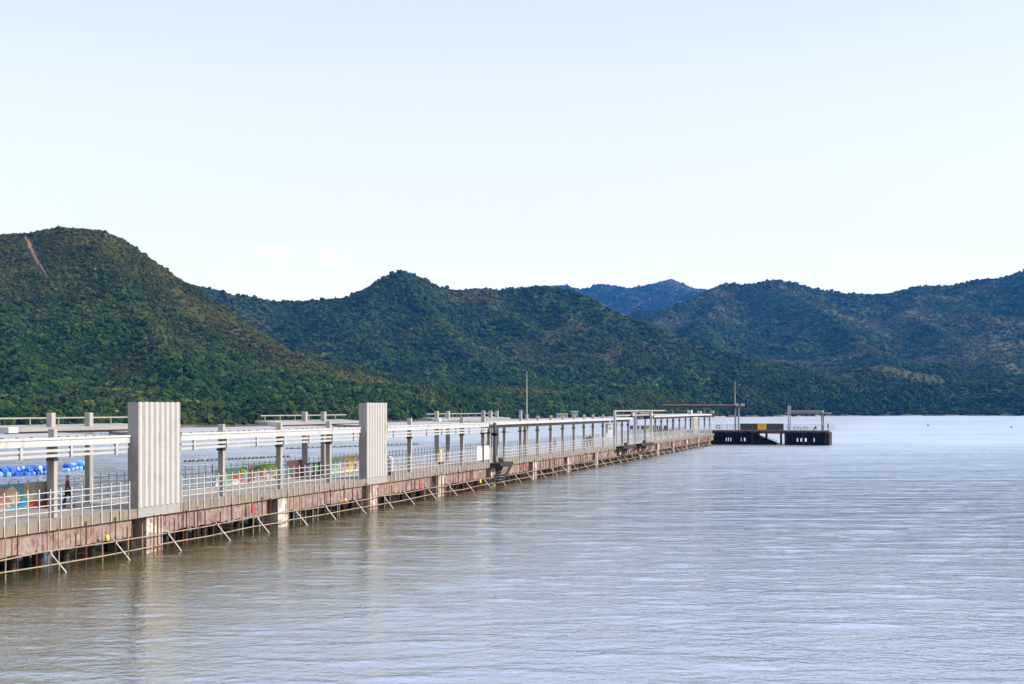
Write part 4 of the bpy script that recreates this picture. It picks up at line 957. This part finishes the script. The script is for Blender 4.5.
# ---- blue floats, buoys
fb = [plain('float_blue_a', (.015, .07, .42), .35, .1), plain('float_blue_b', (.03, .14, .50), .35, .1), plain('float_pale', (.16, .34, .60), .4, .1)]
bar = {}
for i, m in enumerate(fb):
    q = MB().lathe([(.10, -.5), (.27, -.47), (.31, -.38), (.31, -.16), (.33, -.14), (.31, -.11), (.31, .11), (.33, .14), (.31, .16), (.31, .38), (.27, .47), (.10, .5)], 12, (0, 0, 0), 'x')
    bar[i] = q.build('float_barrel', m, smooth=False)
used_bar = set()
def barrel(p, rz, roll, label, group, pick):
    i = pick
    if i not in used_bar: o = bar[i]; used_bar.add(i)
    else: o = bar[i].copy(); COL.objects.link(o)
    o.location = p; o.rotation_euler = (0, roll, rz); tag(o, label, 'float', group)
def raft(p0, p1, n, tiers, lab, grp, step):
    d = p1 - p0; a_ = math.atan2(d.y, d.x)
    for tr in range(tiers):
        for i in range(n - (tr % 2)):
            p = p0 + d * ((i + .5 * (tr % 2)) / (n - 1)); k_ = random.choices((0, 1, 2), (.55, .35, .10))[0]
            side = Vector((-d.y, d.x, 0)).normalized() * random.uniform(-.15, .15)
            p = p + side; p.z = .12 + tr * .5 + random.uniform(-.1, .14)
            barrel(p, a_ + math.pi / 2 + random.uniform(-.6, .6), random.uniform(-.3, .3), (('dark', 'bright', 'pale')[k_]) + ' blue barrel ' + lab[tr], grp, k_)
A_, B_ = at_water(-6, 476.3), at_water(52, 473.6)
raft(A_, B_, 15, 2, ('in the lower tier of the float raft left of the canopy column', 'in the upper tier of the float raft left of the canopy column'), 'barrels of the near float raft', .7)
A_, B_ = at_water(65, 471.5), at_water(88, 467.5)
raft(A_, B_, 9, 2, ('in the lower tier of the raft right of the canopy column', 'in the upper tier of the raft right of the canopy column'), 'barrels of the raft right of the column', .7)
A_, B_ = at_water(-4, 437.2), at_water(133, 436.6)
raft(A_, B_, 54, 2, ('in the lower row of the distant boom behind the shelter', 'in the upper row of the distant boom behind the shelter'), 'barrels of the distant boom', .7)
def buoy_line(a_, b_, n, label):
    d = b_ - a_; r = empty('buoy_line', a_, math.atan2(d.y, d.x), label, 'buoy line'); L = d.length
    MB().tube((0, 0, .04), (L, 0, .04), .05, 6).build('rope', M['dark'], r); first = None
    for i in range(n):
        if first is None: first = MB().lathe([(.08, -.12), (.26, 0), (.24, .2), (.08, .32)], 8).build('buoy', M['dgrey'], r); o = first
        else: o = first.copy(); COL.objects.link(o); o.parent = r
        o.location = (L * (i + random.uniform(-.3, .3)) / n + .3, 0, 0)
buoy_line(at_water(184, 462), at_water(290, 457), 26, 'dark line of small buoys on the water behind the green mural')
buoy_line(at_water(287, 449), at_water(420, 444.5), 30, 'dark line of small buoys on the water behind the smaller ribbed wall')
for px, py, m, lb in ((928, 426, 'brownpanel', 'small round buoy alone on the open water at the right'), (1011.5, 427.6, 'dgrey', 'small dark buoy near the right edge of the water')):
    r = empty('buoy', at_water(px, py), 0, lb, 'buoy'); MB().lathe([(.15, -.3), (.42, -.1), (.46, .15), (.3, .5), (.1, .6)], 12).build('buoy_body', M[m], r, smooth=True); MB().tube((0, 0, .5), (0, 0, .95), .04, 6).build('top_mark', M[m], r)
# ---- things along the far shore
def shore_z(x, y): return float(hz(np.array([x]), np.array([y]))[0])
def house(px, D, w_, d_, h_, wall, roof, label):
    x = (px - CX) / F * D; z = max(shore_z(x, D), .8)
    r = empty('small_house', (x, D, z - .2), 0.15, label, 'house')
    MB().box(-w_ / 2, w_ / 2, 0, d_, -1, h_).build('wall', wall, r)
    MB().prism([(-w_ / 2 - .4, h_ + .003), (w_ / 2 + .4, h_ + .003), (w_ / 2 - .3, h_ + .9), (-w_ / 2 + .3, h_ + .9)], 'y', -.4, d_ + .4).build('roof', roof, r)
    for i in range(3):
        x_ = -w_ / 2 + w_ * (i + .5) / 3; wq = MB().box(x_ - .5, x_ + .5, -.05, -.003, 1.0, 2.2).build('window', M['dgrey'], r); MB().box(x_ - .6, x_ + .6, -.15, -.053, .85, .95).build('sill', M['white'], wq)
house(562.5, 905, 7.6, 5, 3.0, M['cap'], M['cap'], 'small pale house at the water edge behind the middle of the canopy')
house(575, 930, 4.2, 4, 4.6, M['roofgrey'], M['grey'], 'small grey house beside the pale house on the shore')
def rock(px, py, wpx, hpx, label):
    x, y, z = ray(px, py); ww = wpx / F * y / 2; hh = hpx / F * y
    bm = bmesh.new(); bmesh.ops.create_icosphere(bm, subdivisions=4, radius=1)
    r = random.Random(int(px))
    for v in bm.verts:
        n = v.co.copy(); f = 1 + .28 * float(vnoise(np.array([n.x * 2.1 + px]), np.array([n.y * 2.1 + n.z * 3.3]), 5)[0]) + r.uniform(-.03, .03)
        v.co = Vector((n.x * ww, n.y * ww * .8, n.z * hh * .65)) * f
    me = bpy.data.meshes.new('rock_outcrop'); bm.to_mesh(me); bm.free(); me.materials.append(M['rock'])
    o = bpy.data.objects.new('rock_outcrop', me); COL.objects.link(o); o.location = (x, y - 1.2, z + .3); tag(o, label, 'rock', 'bare rocks on the hill foot')
rock(97, 406.5, 18, 7, 'largest tan rock outcrop in the trees left of the nearer ribbed wall'); rock(113, 415, 17, 7, 'low tan rock outcrop touching the left edge of the nearer ribbed wall'); rock(97, 394, 9, 4, 'small grey rock outcrop higher up in the trees')
# ------------------------------------------------------------------ haze
mb = MB(); mb.box(-2200, 3200, -120, 6300, -8, 900)
hm = bpy.data.materials.new('haze_air'); hm.use_nodes = True; t = hm.node_tree; t.nodes.clear()
pv = t.nodes.new('ShaderNodeVolumePrincipled'); mo = t.nodes.new('ShaderNodeOutputMaterial')
pv.inputs['Color'].default_value = (0.06, 0.34, 1.0, 1); pv.inputs['Density'].default_value = 0.00005; pv.inputs['Anisotropy'].default_value = 0.0
t.links.new(pv.outputs[0], mo.inputs['Volume'])
hz_o = mb.build('haze', hm); tag(hz_o, kind='stuff')
